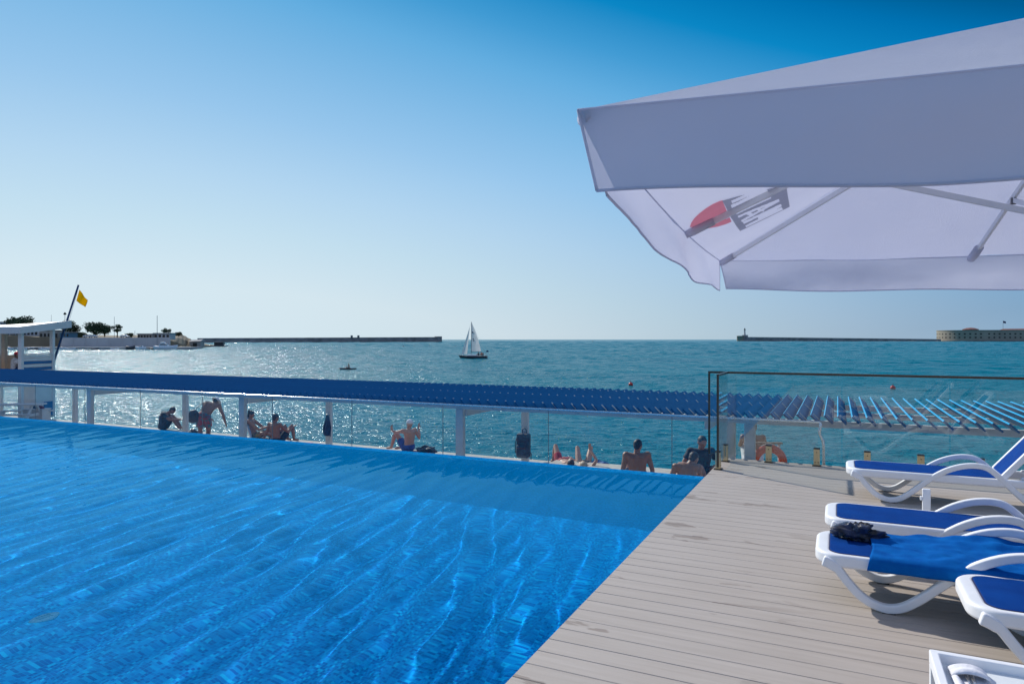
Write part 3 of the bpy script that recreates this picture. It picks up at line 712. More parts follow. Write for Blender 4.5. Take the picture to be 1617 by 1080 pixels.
# ------------------------------------------------------------------ pergola on the lower terrace
def paint(name, c, rough=.5):
    return simple(name, c, rough, var=.10, scale=3, Specular_IOR_Level=.2)
SLATB = paint('blue_slat_paint', (.001,.105,.26), .5); SLATLIT = paint('sunlit_blue_slat_edge', (.015,.36,.66), .4)  # same blue slats, the sun on their top edges put in as brighter colour
per = empty('pergola', (-1.15, 10.3, Z_TER), label='long low pergola of tilted blue slats on white posts beside the pool', cat='pergola')
VN, VF_ = 10.3, 12.9
for k, (un, uf) in enumerate(((-1.14,-1.75),(-5.96,-5.90),(-11.2,-11.15),(-16.25,-16.2),(-21.2,-21.1),(-26.2,-26.2),(-31.2,-31.2),(3.9,3.9))):
    local(MB().box(un-.075,un+.075,VN-.045,VN+.045,Z_TER+.001,.384), per).build('post', POSTW, per, bevel=.008)
    local(MB().box(uf-.075,uf+.075,VF_-.045,VF_+.045,Z_TER+.001,.384), per).build('post', POSTW, per, bevel=.008)
    local(MB().box(un-.11,un+.11,VN-.08,VN+.08,Z_TER+.0005,Z_TER+.014), per).build('foot_plate', POSTW, per)
    local(MB().box(uf-.04,uf+.04,VN+.046,VF_-.046,.26,.380), per).build('cross_beam', POSTW, per, bevel=.006)
for v in (VN-.0, (VN+VF_)/2, VF_):
    local(MB().box(-32, 5.2, v-.04, v+.04, .386 if v != (VN+VF_)/2 else .40, .478), per).build('long_beam', WHITE, per, bevel=.005)
c45 = math.cos(R(45))
def slat_mesh(b, u, mats=True):
    # top edge leans left: cross-section from top-left to bottom-right
    w, th = .145, .022
    M = Matrix.Translation((u, 0, .545)) @ Matrix.Rotation(R(45),4,'Y')
    b.box(-w/2, w/2, 9.80, 13.30, -th/2, th/2, M)
    return b
SL = MB(); slat_mesh(SL, 0)
for v in (9.80+.28, 11.55, 13.30-.28):   # bracket strips on the upper face
    M = Matrix.Translation((0,0,.545)) @ Matrix.Rotation(R(45),4,'Y'); SL.box(-.045, .072, v-.020, v+.020, .0112, .018, M)
SL.v = [(x, y-per.location.y, z-per.location.z) for x,y,z in SL.v]
sl0 = SL.build('slat', [SLATB, SLATLIT, simple('bracket_grey', (.62,.60,.54), .5)], per)
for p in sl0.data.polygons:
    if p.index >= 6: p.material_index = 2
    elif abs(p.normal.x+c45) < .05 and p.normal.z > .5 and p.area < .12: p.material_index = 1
us = [4.9-.167*k for k in range(220)]
sl0.location.x = us[0]-per.location.x
for u in us[1:100]:
    c = sl0.copy(); C.objects.link(c); c.parent = per; c.location.x = u-per.location.x+random.uniform(-.004,.004); c.rotation_euler.x = R(random.uniform(-.05,.05))
FAR = MB()
for u in us[100:]: slat_mesh(FAR, u)
local(FAR, per).build('slat', SLATB, per, kind='stuff')

# ------------------------------------------------------------------ people
SKIN = simple('tanned_skin', (.36,.185,.115), .5, var=.08, scale=12, bump=.15, bscale=120)
SKIN2 = simple('brown_skin', (.25,.12,.075), .5, var=.08, scale=12, bump=.15, bscale=120)
SKIN3 = simple('fair_skin', (.46,.255,.17), .5, var=.08, scale=12, bump=.15, bscale=120)
HAIRD = simple('dark_hair', (.012,.010,.009), .55, var=.3, scale=60, bump=.8, bscale=160)
HAIRB = simple('blond_hair', (.42,.33,.22), .55, var=.25, scale=60, bump=.8, bscale=160)
HAIRG = simple('brown_hair', (.035,.022,.015), .55, var=.3, scale=60, bump=.8, bscale=160)
EYE = simple('dark_eye', (.02,.015,.012), .25)
def V(*a): return Vector(a)
def rm(b, name, mat, parent, vox, **k):
    o = b.build(name, mat, parent, True, **k)
    m = o.modifiers.new('remesh','REMESH'); m.mode = 'VOXEL'; m.voxel_size = vox; m.use_smooth_shade = True
    s_ = o.modifiers.new('smooth','SMOOTH'); s_.factor = .5; s_.iterations = 5
    return o
def tub(b, pts, rad, **k): return b.tube(pts, rad, 12, **k)
def person(label, loc, heading, J, skin, head=(0,0), hair=None, hairstyle='short', shorts=None, shirt=None, fingers=True, cap=None, scale=1.0, face=True, thin=1.0):
    """J: joints in the person's own frame (x right, y forward, z up, origin on the seat or ground)"""
    r = empty('person', loc, heading, label=label, cat='person'); r.scale = (scale,)*3
    J = {k: Vector(v) for k, v in J.items()}
    pel, che, nec = J['pel'], J['che'], J['nec']; T = thin
    fwd = J.get('front'); ax = (nec-pel).normalized(); right = (J['shR']-J['shL']).normalized(); fr = ax.cross(right).normalized()*-1 if fwd is None else fwd
    fr = right.cross(ax)*-1
    b = MB()
    wa = pel.lerp(che,.45)
    tub(b, [pel-ax*.09, pel-ax*.03, pel+ax*.06, wa, che-ax*.02, che+ax*.08, nec-ax*.05, nec-ax*.01], [.11*T,.165*T,.165*T,.145*T,.165*T,.178*T,.125*T,.06], flat=.64, upv=fr)
    hc = J['head']; tub(b, [nec-ax*.05, nec, hc-(hc-nec)*.25], [.068,.058,.056])
    yaw, pit = head
    up_ = (hc-nec).normalized()
    Mh = Matrix.Rotation(yaw,3,'Z') @ Matrix.Rotation(pit,3,'X')
    def hp(x,y,z): return hc + Mh @ Vector((x,y,z))
    b.ball(hc, 1, 20, (.078,.098,.105), Mh); b.ball(hp(0,.028,-.058), 1, 16, (.056,.064,.062), Mh); b.ball(hp(0,.098,-.022), 1, 8, (.013,.018,.024), Mh)
    b.ball(hp(0,.080,-.066), 1, 10, (.026,.014,.010), Mh); b.ball(hp(0,.074,.012), 1, 10, (.055,.022,.012), Mh)
    for sx in (-1,1): b.ball(hp(sx*.080,-.004,-.012), 1, 10, (.011,.022,.032), Mh)
    for S in 'LR':
        sh, el, wr = J['sh'+S], J['el'+S], J['wr'+S]
        b.ball(sh, .068*T, 12); tub(b, [sh, sh.lerp(el,.4), el, el.lerp(wr,.3), wr], [.056*T,.050*T,.040*T,.041*T,.027])
        tub(b, [che+ax*.06, sh], [.10*T,.062*T])
        d = (wr-el).normalized(); hd = J.get('hd'+S, d).normalized()
        sd_ = hd.cross(Vector((0,0,1)))
        if sd_.length < .2: sd_ = hd.cross(Vector((0,1,0)))
        sd_.normalize(); nn = sd_.cross(hd).normalized()
        tub(b, [wr-hd*.01, wr+hd*.04, wr+hd*.085], [.026,.040,.036], flat=.5, upv=nn)
        if fingers:
            for q, (o_, L) in enumerate(((-.028,.066),(-.010,.078),(.009,.073),(.027,.056))):
                p0 = wr+hd*.078+sd_*o_; p1 = p0+hd*L*.55+sd_*o_*.15-nn*.004; p2 = p1+hd*L*.42-nn*(.016+.004*q)
                b.tube([p0,p1,p2], [.0105,.0095,.008], 6)
            p0 = wr+hd*.025-sd_*.030; b.tube([p0, p0-sd_*.028+hd*.022, p0-sd_*.036+hd*.052], [.014,.0115,.009], 6)
        hi, kn, an, to = J['hip'+S], J['kn'+S], J['an'+S], J['to'+S]
        tub(b, [pel.lerp(hi,.5), hi, hi.lerp(kn,.5), kn, kn.lerp(an,.3), an], [.11*T,.096*T,.078*T,.056*T,.058*T,.036])
        f = (to-an).normalized(); tub(b, [an-f*.035, an+f*.05, to-f*.02, to+f*.02], [.034,.036,.034,.022])
    rm(b, 'body', skin, r, .0105)
    if hair:
        h = MB()
        if hairstyle == 'short':
            h.ball(hp(0,-.012,.022), 1, 22, (.083,.096,.096), Mh); h.ball(hp(0,-.045,-.018), 1, 16, (.070,.060,.072), Mh)
        elif hairstyle == 'bun':
            h.ball(hp(0,-.012,.022), 1, 22, (.086,.102,.100), Mh); h.ball(hp(0,-.040,-.02), 1, 16, (.078,.066,.080), Mh); h.ball(hp(0,-.075,.085), 1, 14, (.048,.048,.045), Mh)
        elif hairstyle == 'long':
            h.ball(hp(0,-.012,.024), 1, 22, (.090,.104,.100), Mh); h.ball(hp(0,-.05,-.05), 1, 16, (.088,.062,.11), Mh)
        h.build('hair', hair, r, True)
    if face and hair is not None or face:
        for sx in (-1,1):
            MB().ball(hp(sx*.031,.0835,-.006), 1, 10, (.013,.008,.0075), Mh).build('eye', EYE, r, True)
    if shorts:
        m, leg, nm = shorts; b = MB()
        tub(b, [pel-ax*.09, pel-ax*.02, pel+ax*.08], [.13*T,.182*T,.172*T], flat=.70, upv=fr)
        for S in 'LR':
            hi, kn = J['hip'+S], J['kn'+S]; e = hi.lerp(kn, leg); tub(b, [pel.lerp(hi,.6), hi, e], [.115*T,.112*T,(.100 if leg > .3 else .09)*T])
        rm(b, nm, m, r, .014)
    if shirt:
        m, nm, sl_ = shirt; b = MB()
        tub(b, [pel+ax*.02, wa, che-ax*.02, che+ax*.09, nec-ax*.045], [.180*T,.165*T,.186*T,.198*T,.10], flat=.70, upv=fr)
        for S in 'LR':
            sh, el = J['sh'+S], J['el'+S]; b.ball(sh, .079*T, 12); tub(b, [che+ax*.06, sh, sh.lerp(el,sl_)], [.12*T,.078*T,.072*T])
        rm(b, nm, m, r, .014)
    if cap:
        m, kind = cap; b = MB()
        if kind == 'cap':
            b.ball(hp(0,-.004,.034), 1, 20, (.088,.106,.088), Mh)
            b.box(-.066,.066,.07,.185,-.004,.004, Matrix.Translation(hp(0,0,.045)) @ Mh.to_4x4() @ Matrix.Rotation(R(-10),4,'X'))
        else:
            b.ball(hp(0,-.004,.045), 1, 20, (.090,.106,.085), Mh)
            b.lathe([(.082,.0),(.15,-.022),(.152,-.016),(.084,.012)], (0,0,0), 24)
            n = len(b.v)-96; b.v = b.v[:n]+[tuple(hp(*Vector(v))+Mh @ Vector((0,0,.042))) for v in b.v[n:]]
        b.build('cap' if kind == 'cap' else 'sun_hat', m, r, True, bevel=.0)
    return r
def sit_knees(dx=0, lean=0.0, knee=.50, foot=.62, head_f=.06, hunch=0.0):
    """sitting on the ground, knees drawn up"""
    return dict(pel=(0,0,.115), che=(0,.05+lean,.45), nec=(0,.10+lean*1.5+hunch,.62-hunch*.4), head=(0,.14+lean*1.6+hunch*1.9,.755-hunch*.9),
        shL=(-.185,.08+lean*1.3,.56-hunch*.3), shR=(.185,.08+lean*1.3,.56-hunch*.3), elL=(-.23,.30+lean,.36), elR=(.23,.30+lean,.36), wrL=(-.10,.50+lean,.42), wrR=(.10,.50+lean,.42),
        hipL=(-.10,.06,.10), hipR=(.10,.06,.10), knL=(-.14,foot-.18,knee), knR=(.14,foot-.18,knee), anL=(-.12,foot+.06,.065), anR=(.12,foot+.06,.065), toL=(-.13,foot+.22,.035), toR=(.13,foot+.22,.035))
H_R = YAW-R(90); H_L = YAW+R(90); H_A = YAW; H_C = YAW+R(180)   # facing right, left, away, towards the camera
def ground(px, Y, z=Z_TER): p = atY(px, 600, Y); return (p.x, p.y, z)
DARKF = cloth_mat('black_cotton', (.008,.009,.012), .8, (.016,.017,.022)); NAVYF = cloth_mat('navy_cloth', (.010,.018,.06), .8); BLUEF = cloth_mat('blue_swim_cloth', (.012,.04,.22), .7)
REDF = cloth_mat('red_swim_cloth', (.30,.012,.02), .7); TEALF = cloth_mat('teal_red_swim_cloth', (.02,.16,.20), .7, (.34,.03,.04)); WHITEF = cloth_mat('white_cotton', (.66,.66,.70), .85, (.76,.76,.78)); PINKF = cloth_mat('pink_terry', (.62,.24,.22), .95, (.70,.32,.28)); BAGB = cloth_mat('bag_black_nylon', (.012,.012,.016), .5, (.03,.03,.036)); BAGR = cloth_mat('bag_red_nylon', (.16,.015,.02), .6)
# 1 dark seated figure at the terrace edge, facing right, head bowed over the knees
J = sit_knees(hunch=.10, knee=.46, foot=.50); J.update(wrL=(-.06,.60,.34), wrR=(.06,.60,.34))
person('person in dark clothes sitting hunched and alone at the terrace edge', ground(256,22.8), H_R+R(12), J, SKIN2, (0,R(-40)), HAIRD, 'short', (DARKF,.75,'trousers'), (DARKF,'shirt',.6), thin=1.08)
# 2 bending man in a sun hat
J = dict(pel=(-.04,-.05,.84), che=(.02,.18,1.09), nec=(.08,.33,1.20), head=(.12,.44,1.24), shL=(-.12,.24,1.17), shR=(.26,.30,1.13), elL=(-.15,.36,.92), elR=(.33,.40,.88), wrL=(-.05,.48,.75), wrR=(.38,.46,.63),
    hipL=(-.13,-.05,.84), hipR=(.07,-.05,.84), knL=(-.14,.02,.46), knR=(.06,.08,.46), anL=(-.13,-.06,.07), anR=(.06,.0,.07), toL=(-.14,.10,.035), toR=(.07,.16,.035))
p2 = person('bending man in a pale sun hat and patterned swim shorts with a black bag', ground(324,19.3), H_A, J, SKIN2, (R(-30),R(-45)), HAIRG, 'short', (TEALF,.72,'swim_shorts'), None, cap=(WHITEF,'hat'), thin=1.12)
o_ = p2.matrix_basis if False else None
bm_ = Matrix.Translation(ground(324,19.3)) @ Matrix.Rotation(H_A,4,'Z')
b = MB(); b.ball((-.27,-.14,.87), 1, 20, (.17,.13,.20)); b.box(-.40,-.14,-.22,-.05,.72,.98); b.v = [tuple(bm_ @ Vector(v)) for v in b.v]
bg_ = rm(b, 'shoulder_bag', BAGB, None, .02, label='bulky black shoulder bag hanging at the bending man\'s side', cat='bag')
b = MB(); b.tube([(-.30,-.12,1.02),(-.22,-.04,1.10),(-.10,.12,1.27),(.0,.26,1.27),(.05,.34,1.10)], .022, 8, flat=.4); b.v = [tuple(bm_ @ Vector(v)) for v in b.v]
b.build('strap', BAGB, bg_, True)
crumple('dark_bag', ground(305,21.4), (.15,.12,.13), BAGB, 5.2, 'small dark bag on the terrace beside the bending man', 'bag')
# 3 seated figure with dark hair against a folding backrest, facing right
J = sit_knees(lean=-.14, knee=.22, foot=.72); J.update(elL=(-.22,.22,.32), elR=(.22,.22,.32), wrL=(-.05,.42,.38), wrR=(.05,.42,.38), knL=(-.18,.42,.24), knR=(.20,.40,.22), anL=(-.05,.66,.07), anR=(.10,.70,.07), toL=(-.02,.80,.05), toR=(.16,.86,.05))
g3 = ground(401,20.4, Z_TER+.04)
person('dark haired person leaning on a pale blue beach backrest', g3, H_R, J, SKIN, (0,R(-12)), HAIRD, 'bun', (cloth_mat('pale_patterned_cloth',(.05,.06,.06),.8,(.42,.30,.12)),.6,'shorts'))
M = Matrix.Translation(ground(393.5,20.3)) @ Matrix.Rotation(H_R,4,'Z')
b = MB(); b.bar(M @ V(-.24,.16,.06), M @ V(-.24,-.10,.80), .03,.03); b.bar(M @ V(.24,.16,.06), M @ V(.24,-.10,.80), .03,.03)
bc = b.build('beach_chair', WHITE, None, label='pale blue beach backrest leaning beside a white post', cat='beach chair', bevel=.004)
MB().box(-.225,.225,-.008,.008,0,.74, Matrix.Translation(M @ V(0,.145,.06)) @ Matrix.Rotation(H_R,4,'Z') @ Matrix.Rotation(R(19.3),4,'X')).build('fabric_panel', cloth_mat('pale_blue_cloth',(.36,.48,.62),.8), bc)
MB().box(-.25,.25,.16,.86,.012,.05, M).build('seat_mat', cloth_mat('dark_mat_cloth',(.03,.03,.04),.9), bc, bevel=.02)
# 4 shirtless man leaning on his left arm
J = sit_knees(lean=-.10, knee=.50, foot=.52); J.update(elL=(-.30,-.06,.33), wrL=(-.42,-.10,.06), hdL=(-.5,-.2,-.35), elR=(.26,.16,.36), wrR=(.26,.40,.46), knL=(.02,.34,.48), knR=(.26,.36,.50))
person('shirtless man seen from behind propped on one arm on a mat', ground(436,19.7), H_A-R(25), J, SKIN2, (R(-10),R(-5)), HAIRD, 'short', (DARKF,.55,'swim_shorts'), scale=1.03)
def flat_towel(name, px, Y, rz, w, l, mat, label, seed):
    g = Vector(ground(px, Y)); vs = []; fs = []; nx, ny = 24, 36; M = Matrix.Translation(g) @ Matrix.Rotation(rz,4,'Z')
    for i in range(nx):
        for j in range(ny):
            x = (i/(nx-1)-.5)*w; y = (j/(ny-1)-.5)*l
            z = .012+.018*max(0,mnoise.noise((x*5+seed,y*4,seed)))+.012*abs(mnoise.noise((x*11,y*9+seed,3)))
            x += .03*math.sin(y*4+seed); vs.append(M @ Vector((x,y,z)))
    for i in range(nx-1):
        for j in range(ny-1): fs.append((i*ny+j,(i+1)*ny+j,(i+1)*ny+j+1,i*ny+j+1))
    o = mesh_obj(name, vs, fs, mat, None, True, label=label, cat='towel'); m = o.modifiers.new('solid','SOLIDIFY'); m.thickness = .008
flat_towel('beach_towel', 452, 19.4, H_A-R(70), .75, 1.5, PINKF, 'pink towel spread under the man propped on one arm', 2.2)
crumple('dark_bag', ground(421,20.3), (.26,.16,.07), BAGB, 8.4, 'dark rumpled clothes lying between the two sitters', 'clothes')
# 5 man in a cap on a pink towel
flat_towel('beach_towel', 630, 18.0, H_A-R(75), .8, 1.7, PINKF, 'pink towel under the man in the white cap', 4.1)
J = dict(pel=(0,0,.115), che=(0,-.02,.44), nec=(-.01,.0,.62), head=(.02,.0,.755), shL=(-.19,.04,.57), shR=(.19,-.02,.56), elL=(-.22,.26,.52), wrL=(-.26,.42,.56), hdL=(.1,.1,.9), elR=(.36,-.02,.32), wrR=(.44,.10,.58), hdR=(.05,.05,.9),
    hipL=(-.09,.06,.10), hipR=(.11,.05,.10), knL=(-.13,.40,.50), knR=(.30,.26,.13), anL=(-.12,.60,.065), anR=(.05,.42,.06), toL=(-.13,.76,.035), toR=(-.08,.47,.05))
person('man in a white cap and blue shorts on a pink towel raising both hands', ground(646,18.3,Z_TER+.02), H_L-R(40), J, SKIN3, (R(-65),R(-8)), None, '', (BLUEF,.55,'swim_shorts'), cap=(WHITEF,'cap'))
crumple('dark_bag', ground(673,18.0), (.24,.16,.13), BAGB, 12.4, 'lumpy black and red bag beside the man in the cap', 'bag')
crumple('red_cloth', ground(676,17.75), (.22,.12,.05), BAGR, 2.9, 'dark red cloth in front of the lumpy bag', 'clothes')
# towel and backpack on the posts
def hang_towel():
    p0 = atv(518, 655, VF_-.075); b = MB(); vs = []; fs = []
    for i in range(15):
        for j in range(16):
            s = i/14-.5; h = j/15; w = .05+.19*min(1,h*1.6)
            vs.append((p0.x+s*w+.012*math.sin(h*6), p0.y-.03-.028*math.sin(s*9+h*2)*min(1,h*2), p0.z-h*.50-.03*abs(s)*math.sin(s*14)))
    for i in range(14):
        for j in range(15): fs.append((i*16+j,(i+1)*16+j,(i+1)*16+j+1,i*16+j+1))
    o = mesh_obj('hanging_towel', vs, fs, NAVYF, None, True, label='dark blue towel hanging on a white pergola post', cat='towel'); m = o.modifiers.new('solid','SOLIDIFY'); m.thickness = .02
    MB().tube([(p0.x,p0.y+.035,p0.z+.005),(p0.x,p0.y-.04,p0.z+.005),(p0.x,p0.y-.05,p0.z+.025)], .008, 6).build('hook', STEEL, o)
hang_towel()
bp = atv(827, 722, VF_-.05-.10); bpz = bp.z
bk = empty('backpack', (bp.x, bp.y, bpz), label='dark navy backpack hanging on a white pergola post', cat='backpack')
b = MB(); b.box(-.14,.14,-.09,.075,.0,.50); b.box(-.12,.12,-.14,-.09,.04,.26)
b; bb = rm(b, 'bag_body', cloth_mat('backpack_nylon',(.012,.016,.035),.55,(.02,.026,.05)), bk, .018); bb.modifiers['smooth'].iterations = 14
MB().box(-.10,.10,-.1465,-.138,.20,.212).build('zip', simple('zip_red',(.16,.03,.03),.5), bk, bevel=.002)
MB().tube([(-.05,.04,.49),(-.04,.03,.57),(0,.045,.60),(.04,.03,.57),(.05,.04,.49)], .011, 8).build('handle', BAGB, bk, True)
for sx in (-1,1): MB().tube([(sx*.13,-.02,.46),(sx*.165,-.06,.30),(sx*.17,-.05,.12),(sx*.14,.0,.03)], .016, 8, flat=.5).build('strap', BAGB, bk, True)
MB().tube([(.15,-.05,.14),(.20,-.06,.10),(.19,-.05,-.02)], .008, 6).build('strap', BAGB, bk, True)
# 6, 7 two people lying with knees up
def lying(dx=0, **k):
    J = dict(pel=(0,0,.12), che=(0,-.33,.12), nec=(0,-.52,.16), head=(0,-.64,.22), shL=(-.18,-.46,.12), shR=(.18,-.46,.12), elL=(-.30,-.60,.07), elR=(.34,-.30,.08), wrL=(-.16,-.80,.06), wrR=(.20,-.10,.20),
        hipL=(-.10,.05,.12), hipR=(.10,.05,.12), knL=(-.11,.36,.46), knR=(.12,.36,.46), anL=(-.12,.56,.07), anR=(.12,.56,.07), toL=(-.12,.72,.035), toR=(.12,.72,.035)); J.update(k); return J
MATD = cloth_mat('dark_beach_mat', (.03,.035,.05), .9)
flat_towel('beach_mat', 888, 15.9, H_A, .75, 1.7, MATD, 'dark mat under the sunbather in red shorts', 1.3)
flat_towel('beach_mat', 922, 15.7, H_A-R(8), .75, 1.7, MATD, 'dark mat under the blond sunbather', 6.3)
person('sunbather in red shorts lying with one knee raised', ground(890,16.0,Z_TER+.03), H_A+R(10), lying(knR=(.22,.46,.10), anR=(.16,.78,.06), toR=(.24,.86,.08), elL=(-.36,-.55,.08), wrL=(-.58,-.66,.07), hdL=(-.9,-.3,0)), SKIN3, (0,R(80)), HAIRG, 'short', (REDF,.5,'swim_shorts'), thin=.95)
person('blond sunbather in dark swimwear lying with both knees up and one hand raised', ground(921,15.7,Z_TER+.03), H_A-R(6), lying(elR=(.30,-.42,.30), wrR=(.16,-.22,.50), hdR=(-.1,.1,.9), knL=(-.14,.36,.46), knR=(.18,.36,.46), elL=(-.30,-.62,.08), wrL=(-.08,-.78,.08)), SKIN3, (R(20),R(75)), HAIRB, 'long', (DARKF,.12,'bikini_bottom'), None, thin=.9)
crumple('beach_bag', ground(943,15.7), (.24,.19,.14), cloth_mat('blue_bag_cloth',(.008,.06,.24),.6,(.012,.10,.34)), 4.7, 'blue cloth bag lying beside the blond sunbather', 'bag')
# 8, 9, 10 the three men by the corner of the pool, on the terrace step
ZS = -1.235
J = sit_knees(lean=-.02, knee=.40, foot=.60); J.update(head=(.03,.10,.765), shL=(-.205,.06,.585), shR=(.205,.06,.585), elL=(-.275,.05,.30), wrL=(-.26,.22,.13), elR=(.285,.02,.31), wrR=(.33,.20,.12))
person('shirtless broad man with dark hair sitting with his back to the pool', ground(1007,13.0,ZS), H_A+R(4), J, SKIN, (R(-38),R(-14)), HAIRD, 'short', (NAVYF,.55,'swim_shorts'), scale=1.03, thin=1.08)
J = sit_knees(lean=.06, knee=.36, foot=.66, hunch=.05); J.update(head=(.12,.20,.68), nec=(.05,.13,.58), elL=(-.30,.10,.28), wrL=(-.36,.30,.10), shL=(-.20,.06,.53), shR=(.20,.10,.53))
person('shirtless man leaning towards the corner in front of the man in black', ground(1085,12.3,ZS-.05), H_A-R(14), J, SKIN3, (R(-35),R(-25)), HAIRG, 'short', (NAVYF,.55,'swim_shorts'), scale=1.03, thin=1.06)
J = sit_knees(lean=.02, knee=.34, foot=.58); J.update(nec=(0,.07,.63), head=(0,.12,.765), shL=(-.20,.05,.58), shR=(.20,.05,.58), elL=(-.36,.02,.36), wrL=(-.34,.22,.20), elR=(.34,.05,.36), wrR=(.20,.28,.22))
person('dark haired man in a black shirt facing the pool, looking down', ground(1105,13.5,ZS), H_C+R(6), J, SKIN, (0,R(-20)), HAIRD, 'short', (DARKF,.7,'shorts'), (DARKF,'shirt',.62), scale=1.06, thin=1.04)
# 11 person behind the near post, half hidden
J = sit_knees(lean=-.05, knee=.45, foot=.55); J.update(elR=(.26,.20,.40), wrR=(.16,.42,.44))
person('shirtless person in white shorts sitting behind a post by the lifebuoy', ground(1189,13.6,-.93), H_A-R(15), J, SKIN2, (R(-30),R(-10)), HAIRG, 'short', (WHITEF,.7,'shorts'), None)

g = ground(1189,13.6,-1.24); stl = empty('stool', g, label='low white stool under the person behind the post', cat='stool')
b = MB(); b.lathe([(0,.30),(.20,.30),(.21,.285),(.21,.265),(.18,.25),(0,.25)], (0,0,0), 18); b.build('seat', PLASTIC, stl, True)
for k in range(4): MB().tube([(.14*math.cos(.8+k*1.571),.14*math.sin(.8+k*1.571),.255),(.18*math.cos(.8+k*1.571),.18*math.sin(.8+k*1.571),.002)], .016, 8).build('leg', PLASTIC, stl, True)
# ------------------------------------------------------------------ lifebuoy stand behind the fence
lp = atY(1213, 730, 13.0)
M0 = Matrix.Translation((lp.x, lp.y, 0)) @ Matrix.Rotation(YAW,4,'Z')
lst = empty('lifebuoy_stand', (lp.x, lp.y, Z_TER), YAW, label='low stand with a wooden bar holding a lifebuoy behind the fence', cat='lifebuoy stand')
for x in (-.28,.24): MB().box(x-.02,x+.02,.06,.10,.001,lp.z+.34-Z_TER).build('post', POSTW, lst, bevel=.004)
MB().box(-.34,.30,.04,.12,lp.z+.341-Z_TER,lp.z+.375-Z_TER).build('wooden_bar', simple('weathered_wood',(.20,.15,.11),.7,var=.25,scale=14), lst, bevel=.004)
b = MB()
def torus(b, c, Rr, r, M, n=40, m=12):
    vs = []; fs = []
    for i in range(n):
        for j in range(m):
            a = 2*math.pi*i/n; q = 2*math.pi*j/m; rr = Rr+r*math.cos(q); vs.append(M @ Vector((c[0]+rr*math.cos(a), c[1]+r*.75*math.sin(q), c[2]+rr*math.sin(a))))
    for i in range(n):
        for j in range(m): fs.append((i*m+j,((i+1)%n)*m+j,((i+1)%n)*m+(j+1)%m,i*m+(j+1)%m))
    return b.add(vs, fs)
torus(b, (0,-.045,lp.z), .275, .075, M0)
lb = b.build('lifebuoy', simple('orange_buoy', (.62,.06,.025), .45, var=.1), None, True, label='orange lifebuoy ring hanging under a wooden bar behind the glass fence', cat='lifebuoy')
b = MB(); b.tube([M0 @ V(.275*math.cos(R(45+10*k)),-.045,lp.z+.37*math.sin(R(45+10*k))) for k in range(10)], .008, 6); b.build('rope', simple('buoy_rope',(.6,.58,.52),.8), lb, True)
# ------------------------------------------------------------------ white lifeguard hut at the left
P0 = atY(33.5, 560, 25.2); P1 = atY(87, 560, 26.9)
hx = Vector((P1.x-P0.x, P1.y-P0.y, 0)); HL = hx.length; hx.normalize(); hy = Vector((-hx.y, hx.x, 0))      # hx along the right face, hy to the left
HW = 2.3
hut = empty('lifeguard_hut', (P0.x, P0.y, Z_TER), math.atan2(hx.y, hx.x), label='raised white timber lifeguard hut with sloping roof and blue stripes', cat='lifeguard hut')
zz = -Z_TER; PLZ = .26+zz          # own frame: x along the right face, y to the left, z from the terrace
WT = simple('hut_white_board', (.66,.63,.60), .6, var=.06, scale=3); WARM = simple('hut_warm_board', (.50,.38,.28), .65, var=.12, scale=4); BLUP = paint('hut_blue_paint', (.03,.15,.32), .5)
def board(x0,x1,y0,y1,z0,z1,name='wall_panel',mat=WT,bev=.004): return MB().box(x0,x1,y0,y1,z0,z1).build(name, mat, hut, bevel=bev)
ez0, ez1 = 2.02+zz, 2.28+zz
for x, y, zt in ((0,0,ez0-.05),(HL-.13,0,ez1-.10),(0,HW-.13,ez0-.05),(HL-.13,HW-.13,ez1-.10)):
    board(x,x+.13,y,y+.13,.001,zt,'post')
board(HL*.42,HL*.42+.14,HW*.55,HW*.55+.14,PLZ+.003,2.1+zz,'post',WARM)
board(-.05,HL+.05,-.02,HW,PLZ-.12,PLZ,'platform')
for k in range(6):                                           # boarded rail of the right face, two blue boards
    z0 = PLZ+.05+k*.118; board(.132,HL-.132,.03,.06,z0,z0+.106,'rail_board', BLUP if k in (1,3) else WT)
board(.10,HL-.10,.0,.09,PLZ+.755,PLZ+.80,'rail_cap')
board(.132,HL-.132,HW-.10,HW-.06,PLZ+.02,PLZ+.74,'back_panel',WT); 
board(HL-.10,HL-.06,.132,HW-.132,PLZ+.02,PLZ+.72,'back_panel',WARM)
board(.03,.06,1.0,HW-.132,PLZ+.02,PLZ+.72,'front_panel',WARM)
# roof and its hanging edge
b = MB(); q = [(-.20,-.12,ez0+.05),(HL+.75,-.12,ez1+.10),(HL+.75,HW+.2,ez1-.16),(-.20,HW+.2,ez0+.05)]
b.add([(x,y,z) for x,y,z in q]+[(x,y,z-.035) for x,y,z in q], [(0,1,2,3),(7,6,5,4),(0,4,5,1),(1,5,6,2),(2,6,7,3),(3,7,4,0)])
b.build('roof', simple('hut_roof_white',(.82,.82,.80),.45), hut)
b = MB(); vs = []; n = 24
b.add([q[0],q[1],(q[1][0],q[1][1],q[1][2]-.30),(q[0][0],q[0][1],q[0][2]-.26)], [(0,1,2,3)]); b.add([q[0],q[3],(q[3][0],q[3][1],q[3][2]-.26),(q[0][0],q[0][1],q[0][2]-.26)], [(0,1,2,3)])
b.v = [(x-.001,y-.001,z-.002) for x,y,z in b.v]; b.build('roof_valance', WT, hut, solid=.02)
